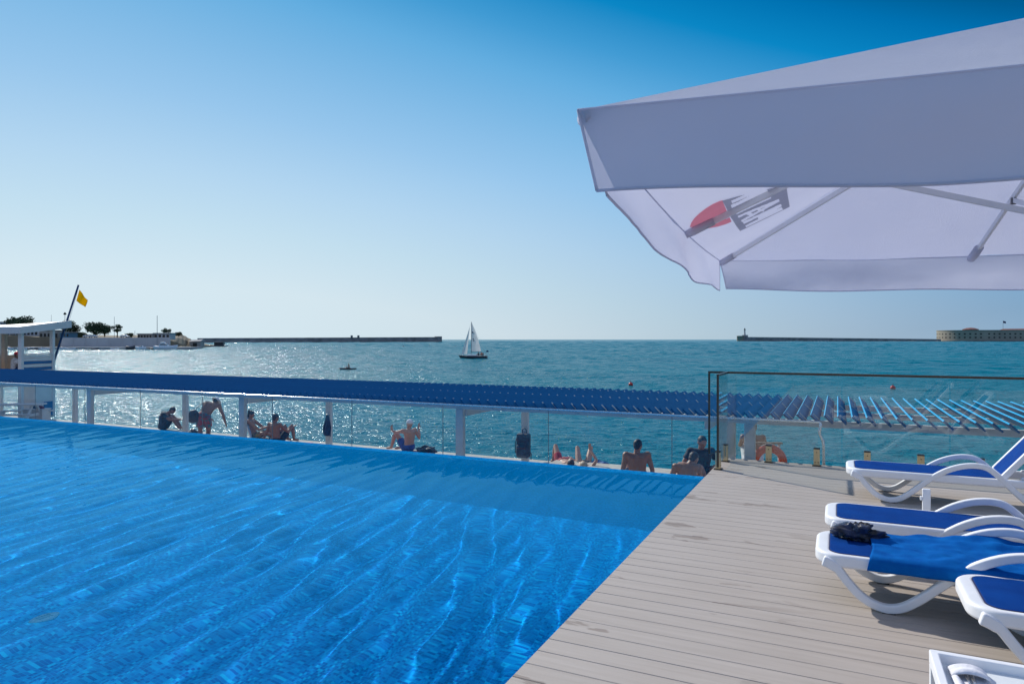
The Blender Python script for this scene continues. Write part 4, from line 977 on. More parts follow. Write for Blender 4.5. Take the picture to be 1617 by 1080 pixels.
# store under the platform, steps and bench
board(HL*.40,HL-.132,.02,.60,.10,PLZ-.125,'store_wall')
board(HL*.66,HL-.16,-.03,.018,.06,.62,'store_door',BLUP)
bn = empty('picnic_bench', atY(20, 655, 24.0).xy.to_3d()+Vector((0,0,Z_TER)), YAW+R(8), label='white slatted picnic bench below the lifeguard hut', cat='bench')
for y0, z0 in ((-.28,.72),(-.09,.72),(.10,.72)): MB().box(-1.0,1.0,y0,y0+.16,z0,z0+.045).build('table_board', WT, bn, bevel=.006)
for y0 in (-.80,.62): MB().box(-1.0,1.0,y0,y0+.20,.42,.465).build('seat_board', WT, bn, bevel=.006)
for x in (-.7,.7):
    MB().bar((x,-.66,0),(x,-.12,.72),.05,.09).build('leg', WT, bn, bevel=.005); MB().bar((x,.70,0),(x,.14,.72),.05,.09).build('leg', WT, bn, bevel=.005); MB().box(x-.028,x+.028,-.78,.80,.33,.419).build('brace', WT, bn, bevel=.005)
c0 = atY(62, 655, 24.6)
pk = empty('storage_box', (c0.x, c0.y, Z_TER), YAW, label='low white storage box with small things on top below the hut', cat='storage box')
MB().box(-.45,.25,-.2,.25,.001,.50).build('box_body', WT, pk, bevel=.01); MB().box(-.47,.27,-.22,.27,.501,.535).build('lid', WT, pk, bevel=.006)
crumple('dark_bag', (c0.x-.15,c0.y,Z_TER+.536), (.13,.10,.09), BAGB, 7.7, 'small dark bag on the white storage box', 'bag')
crumple('red_cloth', (c0.x+.12,c0.y,Z_TER+.536), (.10,.08,.07), BAGR, 9.1, 'small red cloth on the white storage box', 'clothes')
HM = Matrix.Translation((P0.x,P0.y,0)) @ Matrix.Rotation(math.atan2(hx.y,hx.x),4,'Z')
g = HM @ Vector((.55,.75,.262))
person('person in a red cap sitting inside the lifeguard hut', tuple(g), H_R+R(25), sit_knees(lean=-.02), SKIN2, (0,0), HAIRG, 'short', (NAVYF,.6,'shorts'), (cloth_mat('pale_shirt_cloth',(.5,.45,.42),.8),'shirt',.6), fingers=False, cap=(cloth_mat('red_cap_cloth',(.45,.012,.02),.7),'cap'))
g = HM @ Vector((.25,1.15,.262)); crumple('dark_bag', tuple(g), (.2,.24,.14), BAGB, 3.3, 'dark bags on the floor of the lifeguard hut', 'bag')
# leaning flag pole
def flag_mat():
    t = NT('yellow_flag_cloth'); df = t.n('BsdfDiffuse'); tl = t.n('BsdfTranslucent'); df.inputs[0].default_value = (.80,.52,.004,1); tl.inputs[0].default_value = (.85,.58,.004,1)
    mx = t.n('MixShader'); mx.inputs[0].default_value = .55; t.l(df.outputs[0], mx.inputs[1]); t.l(tl.outputs[0], mx.inputs[2]); t.l(mx.outputs[0], t.out.inputs[0]); return t.m
fa = atY(92, 549, 27.6); fb = atY(124, 450, 27.6)
fl = empty('flag_pole', (fa.x, fa.y, fa.z), label='dark leaning pole with a yellow flag behind the lifeguard hut', cat='flag pole')
foot = fa+(fa-fb)*1.30; 
local(MB().tube([foot, fa, fb], [.045,.042,.034], 10), fl).build('pole', paint('pole_navy',(.012,.05,.14),.5), fl, True)
local(MB().tube([fb+V(.02,0,-.08), fa+(fb-fa)*.22+V(.10,.05,0)], .006, 5), fl).build('halyard', simple('pale_rope',(.6,.6,.58),.8), fl)
vs = []; fs = []; f0 = atY(125.5,457.5,27.55); f1 = atY(120.5,475,27.55)
for i in range(14):
    for j in range(10):
        s = i/13; h = j/9; p = f0.lerp(f1,h); d = (rt*.32+up*(-.42))
        vs.append(p+d*s+up*(.16*h*s)+fw*(.05*math.sin(s*7+h*2)*s)+rt*.03*h*s-fl.location)
for i in range(13):
    for j in range(9): fs.append((i*10+j,(i+1)*10+j,(i+1)*10+j+1,i*10+j+1))
o = mesh_obj('flag', vs, fs, flag_mat(), fl, True); m = o.modifiers.new('solid','SOLIDIFY'); m.thickness = .006
# ------------------------------------------------------------------ far shore, breakwaters, fort, boats
Dsea = CAM_H-Z_SEA
STONE = simple('grey_breakwater_stone', (.20,.20,.20), .9, var=.35, scale=.12, bump=.6, bscale=.6)
FORT = simple('fort_limestone', (.33,.285,.22), .9, var=.14, scale=.05, bump=.4, bscale=.4)
DARKW = simple('dark_opening', (.04,.035,.03), .8); REDR = simple('red_roof', (.20,.085,.07), .8, var=.15, scale=.2)
def at0(px, Y, z=Z_SEA): p = atY(px, HOR, Y); return Vector((p.x, p.y, z))
def pxw(px, Y): return (px-808.5)/FPX*Y
def breakwater(pts, wid, label, steps=60):
    o = empty('breakwater', at0(pts[0][0], pts[0][1], Z_SEA), label=label, cat='breakwater')
    P = [at0(px, Y, z) for px, Y, z in pts]; d = (P[-1]-P[0]); d.z = 0; d.normalize(); n = Vector((-d.y, d.x, 0))
    if n.dot(fw) < 0: n = -n
    b = MB(); vs = []; N_ = steps
    for i in range(N_+1):
        p = P[0].lerp(P[-1], i/N_); jz = mnoise.noise((i*.9,1,1))*.15
        for off, z in ((-1.5,Z_SEA-3),(0,Z_SEA+.2),(.6,p.z+jz),(wid,p.z+jz),(wid+1,Z_SEA-3)): q = p+n*off; vs.append((q.x,q.y,z))
    fs = [(i*5+k,i*5+5+k,i*5+6+k,i*5+k+1) for i in range(N_) for k in range(4)]+[(0,1,2,3,4),tuple(N_*5+k for k in (4,3,2,1,0))]
    b.add(vs, fs); local(b, o).build('wall', STONE, o)
    r = MB(); rs = random.Random(len(label))
    for i in range(420):                                        # boulders along the waterline
        p = P[0].lerp(P[-1], rs.random()); q = p-n*rs.uniform(0,5); s_ = rs.uniform(.8,2.4)
        r.ball((q.x,q.y,Z_SEA+rs.uniform(-.3,.8)), s_, 6, (1,.8,.6))
    local(r, o).build('boulders', STONE, o, kind='stuff')
    return o, P, d, n
o, P, d, n = breakwater([(312,960,3.4),(694,1120,5.6)], 14, 'long low grey breakwater in front of the horizon left of the sailboat')
p = P[-1]; local(MB().box(-4,4,-1,13,Z_SEA-2,p.z+1.0, Matrix.Translation((p.x,p.y,0)) @ Matrix.Rotation(math.atan2(d.y,d.x),4,'Z')), o).build('end_block', STONE, o)
for px in (541,552): 
    q = P[0].lerp(P[-1], (px-312)/382.); local(MB().box(-1.2,1.2,-.5,2,q.z-.5,q.z+3.2, Matrix.Translation((q.x,q.y,0))), o).build('beacon_post', STONE, o)
o, P, d, n = breakwater([(1170,1600,7.6),(1486,1480,2.2)], 14, 'long dark breakwater running from the lighthouse to the fort')
p = P[0]
b = MB(); b.lathe([(9.5,Z_SEA-2),(9.0,8.8),(9.4,9.0),(9.4,10.2),(0,10.2)], (p.x+n.x*7,p.y+n.y*7,0), 24); local(b, o).build('round_head', FORT, o, True)
q = at0(1176, 1610, 8.0)
lh = empty('lighthouse', q, label='small slim lighthouse standing on the end of the right breakwater', cat='lighthouse')
MB().box(-5.5,7,-4,4,-1,4.2).build('base_house', simple('lighthouse_stone',(.34,.34,.33),.8), lh, bevel=.2)
b = MB(); b.lathe([(2.4,4.2),(1.9,9),(1.5,15.0),(2.9,16.0),(2.9,16.6),(0,16.6)], (0,0,0), 16); b.build('tower', simple('lighthouse_tower_paint',(.55,.52,.50),.7), lh, True)
b = MB(); b.lathe([(2.02,7.2),(1.72,11.5)], (0,0,0), 16); b.build('red_band', simple('lighthouse_red',(.35,.06,.05),.7), lh, True)
b = MB(); b.lathe([(1.5,16.6),(1.5,18.4),(1.9,18.5),(.9,19.7),(.15,20.2),(.1,22)], (0,0,0), 12); b.build('lantern', DARKW, lh, True)
# mooring floats in front of the right breakwater
FLO = simple('white_float', (.8,.8,.8), .5)
b = MB(); b.ball((0,0,.25), .75, 10, (1,1,.8)); b.tube([(0,0,.7),(0,0,1.2)], .09, 6)
f0 = b.build('float', FLO, None, True, label='white mooring float in the row before the right breakwater', cat='float', group='white floats before the right breakwater')
for i, px in enumerate((1195,1211,1217,1222,1227,1233,1243,1249,1254,1260,1265,1271,1281,1286,1292,1298,1303,1309)):
    c = f0 if i == 0 else f0.copy()
    if i: C.objects.link(c)
    c.location = at0(px, 1380+random.uniform(-15,15))
# the fort
YF = 1440.; fp = at0(1531, YF+58, Z_SEA)
fort = empty('sea_fort', fp, YAW-R(10), label='long pale stone sea fort with a rounded end and two rows of embrasures', cat='fort')
Rf = 62.; Lf = 210.; Zt = 24.6
prof = [(Rf*math.cos(R(a)), Rf*math.sin(R(a))) for a in range(90,271,5)]+[(Lf,-Rf),(Lf,Rf)]
b = MB(); b.prism(prof, -4, Zt); b.build('wall', FORT, fort)
b = MB(); b.prism([(x*1.012, y*1.012) for x,y in prof], Zt-1.2, Zt+.3); b.build('cornice', FORT, fort)
b = MB(); b.prism([(x*1.05-2, y*1.05) for x,y in prof], -4, 2.0); b.build('footing', STONE, fort)
def embr(x, y, ang, z):
    M = Matrix.Translation((x,y,z)) @ Matrix.Rotation(ang,4,'Z'); MB().box(-.6,.05,-1.7,1.7,-1.5,1.5,M).build('embrasure', DARKW, fort)
for z in (9.0,16.6):
    for a in range(148,271,9): embr(Rf*math.cos(R(a)), Rf*math.sin(R(a)), R(a), z)
    for k in range(1,13): embr(10.*k, -Rf, R(270), z)
for x, y, r_, h in ((-8,-22,15,6.0),(125,-20,15,7.5)):
    b = MB(); b.lathe([(r_,Zt),(r_,Zt+2),(r_*1.05,Zt+2.2),(r_*.5,Zt+h-.8),(0,Zt+h)], (x,y,0), 14); b.build('roof', REDR, fort)
b = MB(); b.add([(55,-45,Zt+.3),(205,-45,Zt+.3),(205,-25,Zt+4.5),(55,-25,Zt+3.2),(205,-5,Zt+.3),(55,-5,Zt+.3)], [(0,1,2,3),(3,2,4,5),(0,3,5),(1,4,2)]); b.build('roof', REDR, fort)
b = MB(); b.tube([(62,-10,Zt),(62,-10,Zt+21)], .25, 6); fpole = b.build('flagpole', DARKW, fort)
vs = [(62+6*i/6, -10+.5*math.sin(i*1.3), Zt+21-.35*i-4.6*j/4+.6*i*j/24) for i in range(7) for j in range(5)]
mesh_obj('flag', vs, [(i*5+j,(i+1)*5+j,(i+1)*5+j+1,i*5+j+1) for i in range(6) for j in range(4)], simple('navy_flag',(.02,.04,.12),.8), fpole)
# ------------------------------------------------------------------ hulls
def hull(b, L, Bm, H, sheer=.3, n=14, transom=.75, keel=.25):
    """boat along +x (bow at +x), waterline at z=0"""
    vs = []; m = 9
    for i in range(n+1):
        s = i/n; x = -L/2+L*s
        w = Bm/2*(transom+(1-transom)*min(1,s*2.2)) if s < .45 else Bm/2*max(0.02, (1-((s-.45)/.55)**2.1))
        top = H*(1+sheer*(s-.4)**2*2.5+sheer*.5*max(0,s-.6))
        for k in range(m):
            a = -math.pi/2+math.pi*k/(m-1); y = w*math.copysign(abs(math.sin(a))**.6, math.sin(a)); z = top-(top+keel)*max(0,math.cos(a))**.8
            vs.append((x+(.06*L*(z/H) if s > .8 else 0)*max(0,(s-.8)*5), y, z))
    fs = [(i*m+k,(i+1)*m+k,(i+1)*m+k+1,i*m+k+1) for i in range(n) for k in range(m-1)]
    fs += [tuple(range(m)), tuple(n*m+k for k in range(m-1,-1,-1))]+[(i*m,i*m+m-1,(i+1)*m+m-1,(i+1)*m) for i in range(n)]
    return b.add(vs, fs)
HULLD = simple('dark_hull', (.03,.035,.045), .35); HULLW = simple('white_hull', (.70,.71,.72), .35); SAILC = None
def sail_mat():
    t = NT('sail_cloth'); df = t.n('BsdfDiffuse'); tl = t.n('BsdfTranslucent'); v = t.mapping()
    c = t.ramp(t.noise(.8, 3, .5, v), [(.3,(.66,.66,.64)),(.7,(.78,.78,.76))]); t.l(c, df.inputs[0]); t.l(c, tl.inputs[0])
    mx = t.n('MixShader'); mx.inputs[0].default_value = .35; t.l(df.outputs[0], mx.inputs[1]); t.l(tl.outputs[0], mx.inputs[2]); t.l(mx.outputs[0], t.out.inputs[0]); return t.m
SAIL = sail_mat()
YB = 170.; sb = at0(748, YB, Z_SEA)
bo = empty('sailboat', sb, YAW+R(168), label='sailboat with a dark hull and two white sails under way', cat='sailboat')
b = MB(); hull(b, 6.9, 2.1, .62, .35); b.build('hull', HULLD, bo, True)
b = MB(); hull(b, 6.7, 1.9, .10, .2, keel=.02); b.v = [(x,y,z+.62) for x,y,z in b.v]; b.build('deck', simple('sailboat_deck',(.5,.48,.44),.6), bo)
b = MB(); b.box(-.9,1.6,-.6,.6,.66,1.0); b.build('cabin', HULLW, bo, bevel=.12)
b = MB(); b.tube([(.65,0,.6),(.60,0,9.3)], [.07,.05], 8); mast = b.build('mast', simple('mast_metal',(.12,.13,.15),.4), bo, True)
b = MB(); b.tube([(.62,0,1.75),(-2.15,.25,1.65)], .05, 8); b.build('boom', simple('mast_metal',(.12,.13,.15),.4), bo, True)
def sail(tack, head_, clew, bel, name, roach=0):
    T, H_, K = Vector(tack), Vector(head_), Vector(clew); vs = []; fs = []; n = 16
    for i in range(n+1):
        for j in range(n+1):
            s = i/n; q = j/n; l = T.lerp(H_,s); le = K.lerp(H_,s)+Vector((-roach*math.sin(math.pi*s),0,0)); p = l.lerp(le,q); p.y += bel*math.sin(math.pi*q)*(1-s)**.6*1.0
            vs.append(p)
    for i in range(n):
        for j in range(n): fs.append((i*(n+1)+j,(i+1)*(n+1)+j,(i+1)*(n+1)+j+1,i*(n+1)+j+1))
    return mesh_obj(name, vs, fs, SAIL, bo, True)
ms = sail((.55,0,1.85),(.55,0,9.15),(-2.0,.22,1.80),.28,'mainsail',.22)
for x, z, s_ in ((.22,6.55,.20),(.05,4.9,.16),(-.05,4.5,.16)):
    M = Matrix.Translation((x,.13+.05*(6.5-z)/2,z)); 
    for side in (-.09,.26): bb_ = MB(); bb_.prism([(s_*math.cos(k*.785),s_*math.sin(k*.785)) for k in range(8)], -.004,.004, Matrix.Translation((x,side,z)) @ Matrix.Rotation(R(90),4,'X')); bb_.build('sail_mark', simple('sail_print',(.05,.07,.12),.8), ms)
sail((3.25,0,.95),(1.0,0,8.0),(1.55,.55,1.15),.30,'jib')
for p_, q_ in (((3.35,0,.8),(.60,0,9.2)),((-3.2,0,.8),(.60,0,9.2)),((.4,.95,.7),(.6,0,7.5)),((.4,-.95,.7),(.6,0,7.5))): MB().tube([p_, q_], .012, 4).build('stay', simple('rig_wire',(.3,.3,.3),.5), bo)
b = MB(); b.tube([(-2.6,.85,.7),(-2.6,.85,1.35),(-3.2,.3,1.35),(-3.2,-.3,1.35),(-2.6,-.85,1.35),(-2.6,-.85,.7)], .02, 6); b.build('stern_rail', STEEL, bo)
b = MB(); b.tube([(-3.15,.0,.7),(-3.3,.0,2.1)], .02, 6); b.box(-3.85,-3.28,-.006,.006,1.65,2.05); b.build('ensign', simple('navy_flag',(.02,.04,.12),.8), bo)
BMT = Matrix.Translation(sb) @ Matrix.Rotation(YAW+R(168),4,'Z')
crew = sit_knees(knee=.30, foot=.6)
for i, (x, y, m_, nm) in enumerate(((-1.45,.3,DARKF,'dark'),(-2.0,-.35,cloth_mat('orange_vest_cloth',(.45,.09,.03),.8),'orange'),(-2.5,.25,cloth_mat('rust_cloth',(.30,.08,.05),.8),'rust red'))):
    g = BMT @ Vector((x,y,.78)); person('crew member in a %s top in the sailboat cockpit' % nm, tuple(g), YAW+R(168-90+40*i), dict(crew), SKIN2, (0,0), HAIRD, 'short', (NAVYF,.6,'shorts'), (m_,'shirt',.6), fingers=False, face=False)
# kayak with a paddler
ky = at0(550, 108, Z_SEA); ka = empty('kayak', ky, YAW+R(192), label='slim dark kayak on the sea left of the sailboat', cat='kayak')
b = MB(); hull(b, 2.5, .60, .20, .5, transom=.12, keel=.06); b.build('hull', HULLD, ka, True)
b = MB(); b.lathe([(.30,.0),(.31,.05),(.27,.05),(.26,0)], (-.1,0,.20), 16); b.build('cockpit_rim', BLACKP, ka, True)
KM = Matrix.Translation(ky) @ Matrix.Rotation(YAW+R(192),4,'Z')
J = sit_knees(knee=.22, foot=.7); J.update(elL=(-.32,.16,.36), elR=(.32,.16,.36), wrL=(-.30,.42,.40), wrR=(.30,.42,.36))
person('paddler sitting in the dark kayak with a paddle', tuple(KM @ Vector((-.15,0,.10))), YAW+R(192-90), J, SKIN2, (0,0), HAIRD, 'short', (DARKF,.6,'shorts'), None, fingers=False, face=False)
b = MB(); b.tube([KM @ V(.27,-.95,.28), KM @ V(.27,.95,.66)], .018, 6)
pd = b.build('paddle', BLACKP, None, label='black double paddle held by the kayaker', cat='paddle')
for s_ in (-1,1): b = MB(); b.ball(KM @ V(.27,s_*1.08,.47+s_*.21), 1, 10, (.03,.22,.09), KM.to_3x3()); b.build('blade', BLACKP, pd, True)
# buoys
def buoy(px, py, r, mat, label, group=None):
    Y = Dsea*FPX/(py-HOR); g = at0(px, Y); o = empty('buoy', g, label=label, cat='buoy', group=group)
    b = MB(); b.ball((0,0,r*.55), r, 14, (1,1,.95)); b.build('float', mat, o, True)
    b = MB(); b.tube([(0,0,r*1.45),(0,0,r*1.8)], r*.16, 8); torus(b, (0,0,r*1.95), r*.16, r*.05, Matrix(), 12, 6); b.build('ring', BLACKP, o, True)
RED = simple('red_buoy', (.50,.025,.02), .4); 
buoy(996, 609, .24, RED, 'small red buoy afloat left of the glass fence'); buoy(1410, 614.5, .24, RED, 'red buoy seen through the glass fence')
for px, py in ((637,547.2),(654,547),(678,547.4),(719,547.6),(828,540.5),(936,540.2),(560,548)):
    Y = Dsea*FPX/(py-HOR); buoy(px, py, .0022*Y*.45, HULLD, 'tiny dark buoy far out on the water', 'small dark buoys far out')
# ------------------------------------------------------------------ headland on the left
GROUND = simple('dry_headland_ground', (.22,.18,.12), .95, var=.3, scale=.06, bump=.8, bscale=.5)
QUAY = simple('quay_concrete', (.38,.37,.36), .9, var=.2, scale=.2)
cols = [(-160,300,5,5.5),(-60,312,4,5),(40,322,3.2,4.0),(97,330,2.5,3.4),(135,332,2.4,4.4),(175,333,2.4,3.8),(205,333,2.4,3.6),(232,334,2.0,4.6),(258,338,1.5,5.0),(275,345,.5,5.0),(288,360,-1.0,4.6),(298,380,-1.8,2.4),(308,395,-2.2,.2),(318,410,-2.4,-1.2),(335,425,-2.5,-2.0),(352,432,-2.7,-2.5)]
rows = [(0,-6,0),(.3,None,1),(15,None,1),(16,None,2),(24,None,3),(40,None,4),(90,None,4),(130,-6,0)]
vs = []; nc = 0; fine = []
for a_, c_ in zip(cols[:-1], cols[1:]):
    for k in range(8): fine.append(tuple(a_[i]+(c_[i]-a_[i])*k/8 for i in range(4)))
fine.append(cols[-1])
for i, (px, Y, zw, zt) in enumerate(fine):
    for dY, z, kd in rows:
        zz_ = z if kd == 0 else (-2.1 if kd == 1 else zw if kd == 2 else (zw+zt)/2 if kd == 3 else zt)
        if kd > 1 or px > 275: zz_ += .5*mnoise.noise((i*.35, dY*.2, 3))*(1 if kd else 0)
        p = at0(px, Y+dY*(1 if px < 300 else .35), zz_); vs.append(p)
nr_ = len(rows)
mesh_obj('headland', vs, [(i*nr_+k,(i+1)*nr_+k,(i+1)*nr_+k+1,i*nr_+k+1) for i in range(len(fine)-1) for k in range(nr_-1)], GROUND, None, False, kind='structure')
def slab(name, px0, px1, Y, z0, z1, dep, mat, label, cat, **k):
    a_, c_ = at0(px0,Y), at0(px1,Y); M = Matrix.Translation((a_.x,a_.y,0)) @ Matrix.Rotation(YAW,4,'Z')
    o = MB().box(0,(c_-a_).length,0,dep,z0,z1,M).build(name, mat, None, bevel=k.pop('bevel',.05), label=label, cat=cat); return o, M, (c_-a_).length
WALLW = simple('pale_harbour_wall', (.46,.45,.45), .85, var=.1, scale=.15)
slab('quay', 20, 300, 318, -3.9, -2.0, 12, QUAY, 'long low concrete quay along the harbour shore', 'quay')
o, M, L = slab('harbour_wall', 96, 268, 330.2, -2.1, 2.45, .8, WALLW, 'long pale retaining wall behind the moored boats', 'wall')
for k in range(9): MB().box(L*k/9,L*k/9+.35,-.12,-.002,-2.05,2.40,M).build('buttress', WALLW, o)
def building(px0, px1, Y, z0, z1, dep, mat, label, nwin, rows_=1, roofm=None, wcol=None):
    o, M, L = slab('building', px0, px1, Y, z0, z1, dep, mat, label, 'building')
    wm = wcol or DARKW; hh = (z1-z0)/rows_
    for r_ in range(rows_):
        for k in range(nwin):
            x = L*(k+.5)/nwin; w = L/nwin*.30; MB().box(x-w,x+w,-.06,.02,z0+hh*(r_+.38),z0+hh*(r_+.80),M).build('window', wm, o)
    MB().box(-.4,L+.4,-.4,dep+.4,z1+.004,z1+.35,M).build('roof', roofm or QUAY, o)
    return o
BWH = simple('harbour_building_white', (.55,.56,.58), .8); BBL = simple('harbour_building_blue', (.08,.22,.34), .7); BST = simple('ruin_stone', (.36,.33,.30), .9, var=.2, scale=.3)
building(-40, 16, 352, 2, 10.5, 14, BWH, 'pale two storey harbour building at the far left behind the hut', 7, 2)
building(24, 60, 350, 2, 7.2, 12, BWH, 'white harbour building with a row of dark windows behind the hut', 6, 1)
building(62, 92, 345, -1, 6.0, 10, BST, 'grey stone harbour building right of the white one', 5, 1)
building(95, 109, 340, 1.8, 5.0, 8, BBL, 'blue panelled kiosk on the harbour wall', 3, 1)
building(217, 240, 344, 1.5, 4.3, 6, BST, 'low stone ruin with gaps on top of the headland', 5, 1)
building(243, 268, 346, 1.5, 4.6, 6, WALLW, 'pale low wall building beside the headland hill', 4, 1)
# shelter and box at the tip
g = at0(311, 392, -2.6); sh = empty('boathouse', g, YAW, label='grey boathouse with a sloped roof at the tip of the headland', cat='boathouse')
MB().box(-3.2,3.2,-2.5,2.5,0,3.0).build('wall', BST, sh); b = MB(); b.add([(-3.6,-2.9,2.9),(3.6,-2.9,3.3),(3.6,2.9,3.3),(-3.6,2.9,2.9),(-3.6,0,3.9),(3.6,0,4.3)], [(0,1,5,4),(4,5,2,3),(0,4,3),(1,2,5),(0,3,2,1)]); b.build('roof', QUAY, sh)
MB().box(-1.2,1.2,-2.56,-2.4,0,2.2).build('door', DARKW, sh)
slab('jetty', 326, 354, 424, -4, -2.3, 6, STONE, 'low stone jetty at the end of the headland', 'jetty')
o, M, L = slab('jetty_hut', 338, 352, 426, -2.3, -.2, 3, HULLD, 'dark flat box on the jetty at the end of the headland', 'hut'); MB().box(-.2,L+.2,-.2,3.2,-.196,.0,M).build('roof', QUAY, o)
# trees
LEAF = simple('dark_evergreen_leaf', (.035,.075,.035), .8, var=.45, scale=.35); LEAF2 = simple('olive_leaf', (.045,.060,.025), .8, var=.4, scale=.35); BARK = simple('tree_bark', (.06,.045,.03), .9)
def tree(px, Y, z0, h, w, label, mat=LEAF, trunk=.3, seed=1, flat=.75, cl=9):
    g = at0(px, Y, z0); o = empty('tree', g, label=label, cat='tree', group='trees on the headland'); rs = random.Random(seed)
    b = MB(); tr = h*trunk*.8; b.tube([(0,0,-.4),(.05*w,0,tr),(.0,.04*w,h*.62)], [w*.035+.10,w*.026+.08,w*.012+.03], 7)
    cs = []
    for i in range(cl):
        a = rs.uniform(0,6.28); r_ = w*.5*rs.uniform(.15,.72); z = tr+(h-tr)*rs.uniform(.15,.78)
        c = Vector((r_*math.cos(a), r_*math.sin(a), z)); cs.append((c, w*rs.uniform(.20,.30))); b.tube([(0,0,tr*.8), (c*.5+Vector((0,0,tr*.35))), c], [w*.018+.05,w*.012+.03,.03], 5)
    b.build('trunk', BARK, o)
    f = MB()
    for c, r_ in cs:
        for k in range(190):
            v = Vector((rs.gauss(0,1),rs.gauss(0,1),rs.gauss(0,1))).normalized()*r_*rs.uniform(.55,1.08); v.z *= flat; p = c+v; s_ = w*rs.uniform(.022,.045)
            t1 = Vector((rs.gauss(0,1),rs.gauss(0,1),rs.gauss(0,.6))).normalized(); t2 = t1.orthogonal().normalized()
            f.add([p-t1*s_, p+t2*s_*.8, p+t1*s_, p-t2*s_*.8], [(0,1,2,3)])
    f.build('crown', mat, o)
tree(37, 352, 3.6, 9.6, 13, 'broad dark tree rising above the roof of the lifeguard hut', LEAF, .25, 3, .8, 14)
tree(-22, 350, 4.5, 8, 9, 'small dark tree at the left end of the shore', LEAF, .25, 12)
tree(2, 352, 4, 5, 6, 'low dark bush at the left edge behind the hut', LEAF, .2, 13)
tree(105, 342, 3.0, 8.0, 9, 'leafy tree just behind the flag pole', LEAF, .3, 4, .8, 11)
tree(119, 346, 3.0, 6.0, 5.5, 'lighter leaning tree right of the flag pole', LEAF2, .35, 5)
tree(150, 343, 3.4, 6.8, 9.5, 'round dark tree on top of the pale retaining wall', LEAF, .15, 6, .85, 13)
tree(165, 344, 3.4, 5.6, 7.0, 'low dark tree joined to the round one on the wall', LEAF, .15, 16, .8, 10)
tree(185, 342, 3.0, 7.0, 5.4, 'small pine with separate tufts on the retaining wall', LEAF, .4, 7, .55, 9)
tree(259, 352, 4.6, 3.0, 3.4, 'small bush on the ridge left of the hill top', LEAF, .2, 8)
tree(266, 352, 4.6, 2.6, 2.8, 'small bush on the ridge beside the hill top', LEAF, .2, 18)
tree(282, 356, 3.6, 1.9, 4.0, 'low scrub on the slope of the headland hill', LEAF2, .1, 9)
tree(128, 336, 2.6, 2.2, 5.0, 'low olive shrub on the wall near the parked cars', LEAF2, .1, 21)
tree(205, 338, 2.6, 1.8, 4.4, 'low shrub on the wall right of the pine', LEAF2, .1, 22)
# masts and lamp on the shore
def mast_(px, Y, z0, z1, r, label, cat='mast', name='mast', lamp=False):
    g = at0(px, Y, z0); o = empty(name, g, label=label, cat=cat); b = MB(); b.tube([(0,0,0),(0,0,z1-z0)], [r,r*.7], 8); b.build('pole', simple('grey_mast',(.18,.19,.20),.5), o)
    if lamp:
        for c_ in ((.55,0,z1-z0+.3),(-.55,0,z1-z0+.3),(0,0,z1-z0+.75)): MB().ball(c_, .42, 8).build('lamp_head', DARKW, o)
    else: MB().bar((-.6,0,(z1-z0)*.72),(.6,0,(z1-z0)*.72),.06,.06).build('spreader', simple('grey_mast',(.18,.19,.20),.5), o)
mast_(180.5, 338, 2.2, 13, .10, 'thin tall mast rising behind the small pine')
mast_(81, 340, 2.2, 14.0, .08, 'thin pole above the hut roof far behind', 'pole')
mast_(102.5, 338, 2.2, 14.0, .14, 'street lamp with clustered heads behind the flag pole', 'street lamp', 'street_lamp', True)
mast_(213, 338, 2.2, 6.0, .10, 'short post on the headland wall', 'post', 'post')
# boats
GLZ = simple('boat_window', (.03,.04,.05), .15)
def motorboat(px, Y, L, H, hullm, label, cabin=1, rz=0, mast=0):
    o = empty('motorboat', at0(px,Y), YAW+rz, label=label, cat='motorboat'); b = MB(); hull(b, L, L*.30, H, .35); b.build('hull', hullm, o, True)
    b = MB(); hull(b, L*.95, L*.27, .05, .2, keel=.01); b.v = [(x,y,z+H*.98) for x,y,z in b.v]; b.build('deck', HULLW, o)
    if cabin:
        b = MB(); b.prism([(-L*.25,H),(L*.16,H),(L*.06,H+L*.12),(-L*.22,H+L*.13)], -L*.10, L*.10, Matrix.Rotation(R(90),4,'X')); b.build('cabin', HULLW, o, bevel=.05)
        b = MB(); b.prism([(-L*.20,H+L*.055),(L*.115,H+L*.055),(L*.075,H+L*.105),(-L*.20,H+L*.11)], -L*.103, L*.103, Matrix.Rotation(R(90),4,'X')); b.build('cabin_window', GLZ, o)
    if cabin > 1:
        b = MB(); b.prism([(-L*.2,H+L*.131),(L*.0,H+L*.131),(-L*.03,H+L*.20),(-L*.18,H+L*.20)], -L*.08, L*.08, Matrix.Rotation(R(90),4,'X')); b.build('flybridge', HULLW, o, bevel=.05)
    if mast: b = MB(); b.tube([(-L*.05,0,H),(-L*.05,0,mast)], [.15,.11], 8); b.build('mast', simple('grey_mast',(.18,.19,.20),.5), o)
    return o
motorboat(261, 312, 9.6, 1.7, HULLW, 'white motor yacht with a flybridge moored by the headland hill', 2, R(8))
motorboat(222, 314, 5.0, 1.2, HULLW, 'small white motorboat moored left of the yacht', 1, R(170))
motorboat(206, 316, 4.0, 1.5, HULLD, 'dark workboat moored left of the small white motorboat', 0, R(0))
motorboat(181, 315, 3.4, .7, HULLW, 'small open white boat moored below the pine', 0, R(20))
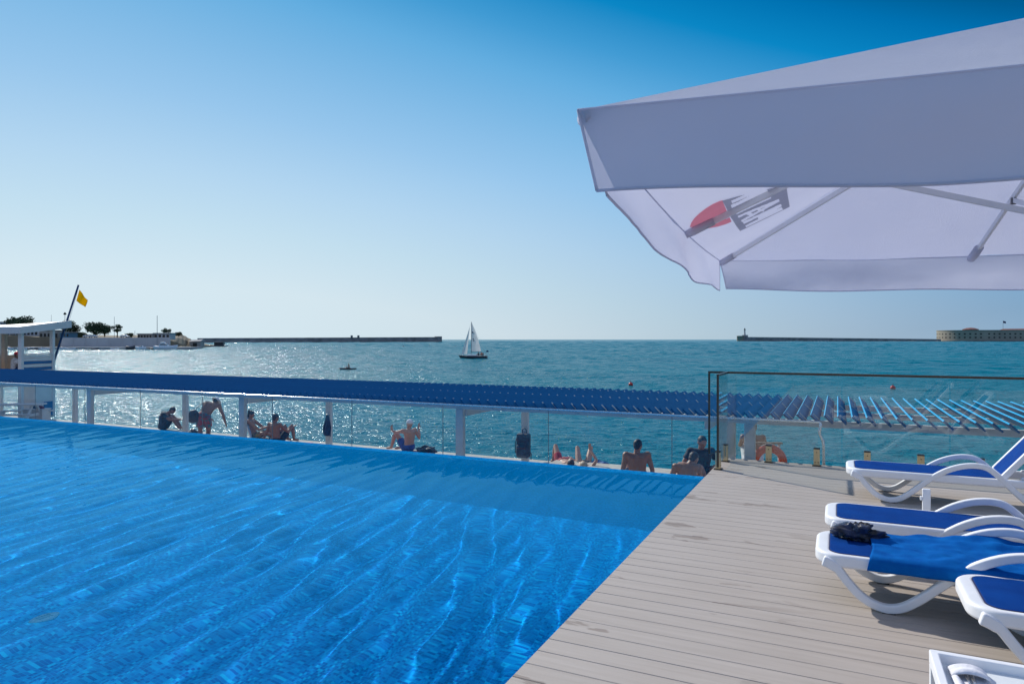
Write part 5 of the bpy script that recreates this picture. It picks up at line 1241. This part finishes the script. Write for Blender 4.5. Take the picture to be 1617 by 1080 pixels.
b_ = motorboat(249.5, 317, 7.5, .8, HULLD, 'dark sailing yacht with a tall bare mast behind the motor yacht', 1, R(5), 16.0)
for i, (px, L, hm, c, lb_) in enumerate(((98,4.5,HULLW,1,'white cabin boat moored nearest the hut'),(112,3.6,HULLW,0,'low white dinghy right of the cabin boat'),(70,5.2,HULLW,1,'white cabin boat seen through the hut'),(52,4.6,HULLD,1,'dark hulled cabin boat seen through the hut'),(36,4.2,HULLW,0,'open white boat seen through the hut'),(14,5.4,HULLW,1,'white boat seen through the left bay of the hut'),(150,3.0,HULLD,0,'dark dinghy moored below the round tree'))):
    motorboat(px, 310-2*i % 7, L, .8, hm, lb_, c, R(15*((i*37)%5)-20))
# cars on the wall
def car(px, Y, z, col, label):
    o = empty('parked_car', at0(px,Y,z), YAW, label=label, cat='car'); b = MB()
    b.prism([(-2.1,.35),(2.1,.35),(2.15,.8),(1.2,.95),(.55,1.42),(-1.1,1.45),(-1.9,.95),(-2.15,.85)], -.85,.85, Matrix.Rotation(R(90),4,'X')); b.build('body', col, o, bevel=.08)
    b = MB(); b.prism([(1.02,.98),(.52,1.36),(-1.05,1.38),(-1.68,.98)], -.86,.86, Matrix.Rotation(R(90),4,'X')); b.build('windows', GLZ, o)
    for x in (-1.3,1.3):
        for y in (-.78,.78): b = MB(); b.tube([(x,y-.1,.33),(x,y+.1,.33)], .33, 12); b.build('wheel', BLACKP, o)
car(139, 334.5, 2.5, HULLW, 'white car parked on the wall under the round tree'); car(147, 335, 2.5, HULLW, 'pale car parked close behind another on the wall'); car(197, 335, 2.5, HULLW, 'white car parked on the wall right of the pine')

# ------------------------------------------------------------------ bodies and clothes become plain single surfaces
dg = bpy.context.evaluated_depsgraph_get()
for o in [x for x in bpy.data.objects if x.type == 'MESH' and any(m.type == 'REMESH' for m in x.modifiers)]:
    me = bpy.data.meshes.new_from_object(o.evaluated_get(dg)); nm = o.data.name; o.modifiers.clear(); o.data = me
    me.polygons.foreach_set('use_smooth', [True]*len(me.polygons))
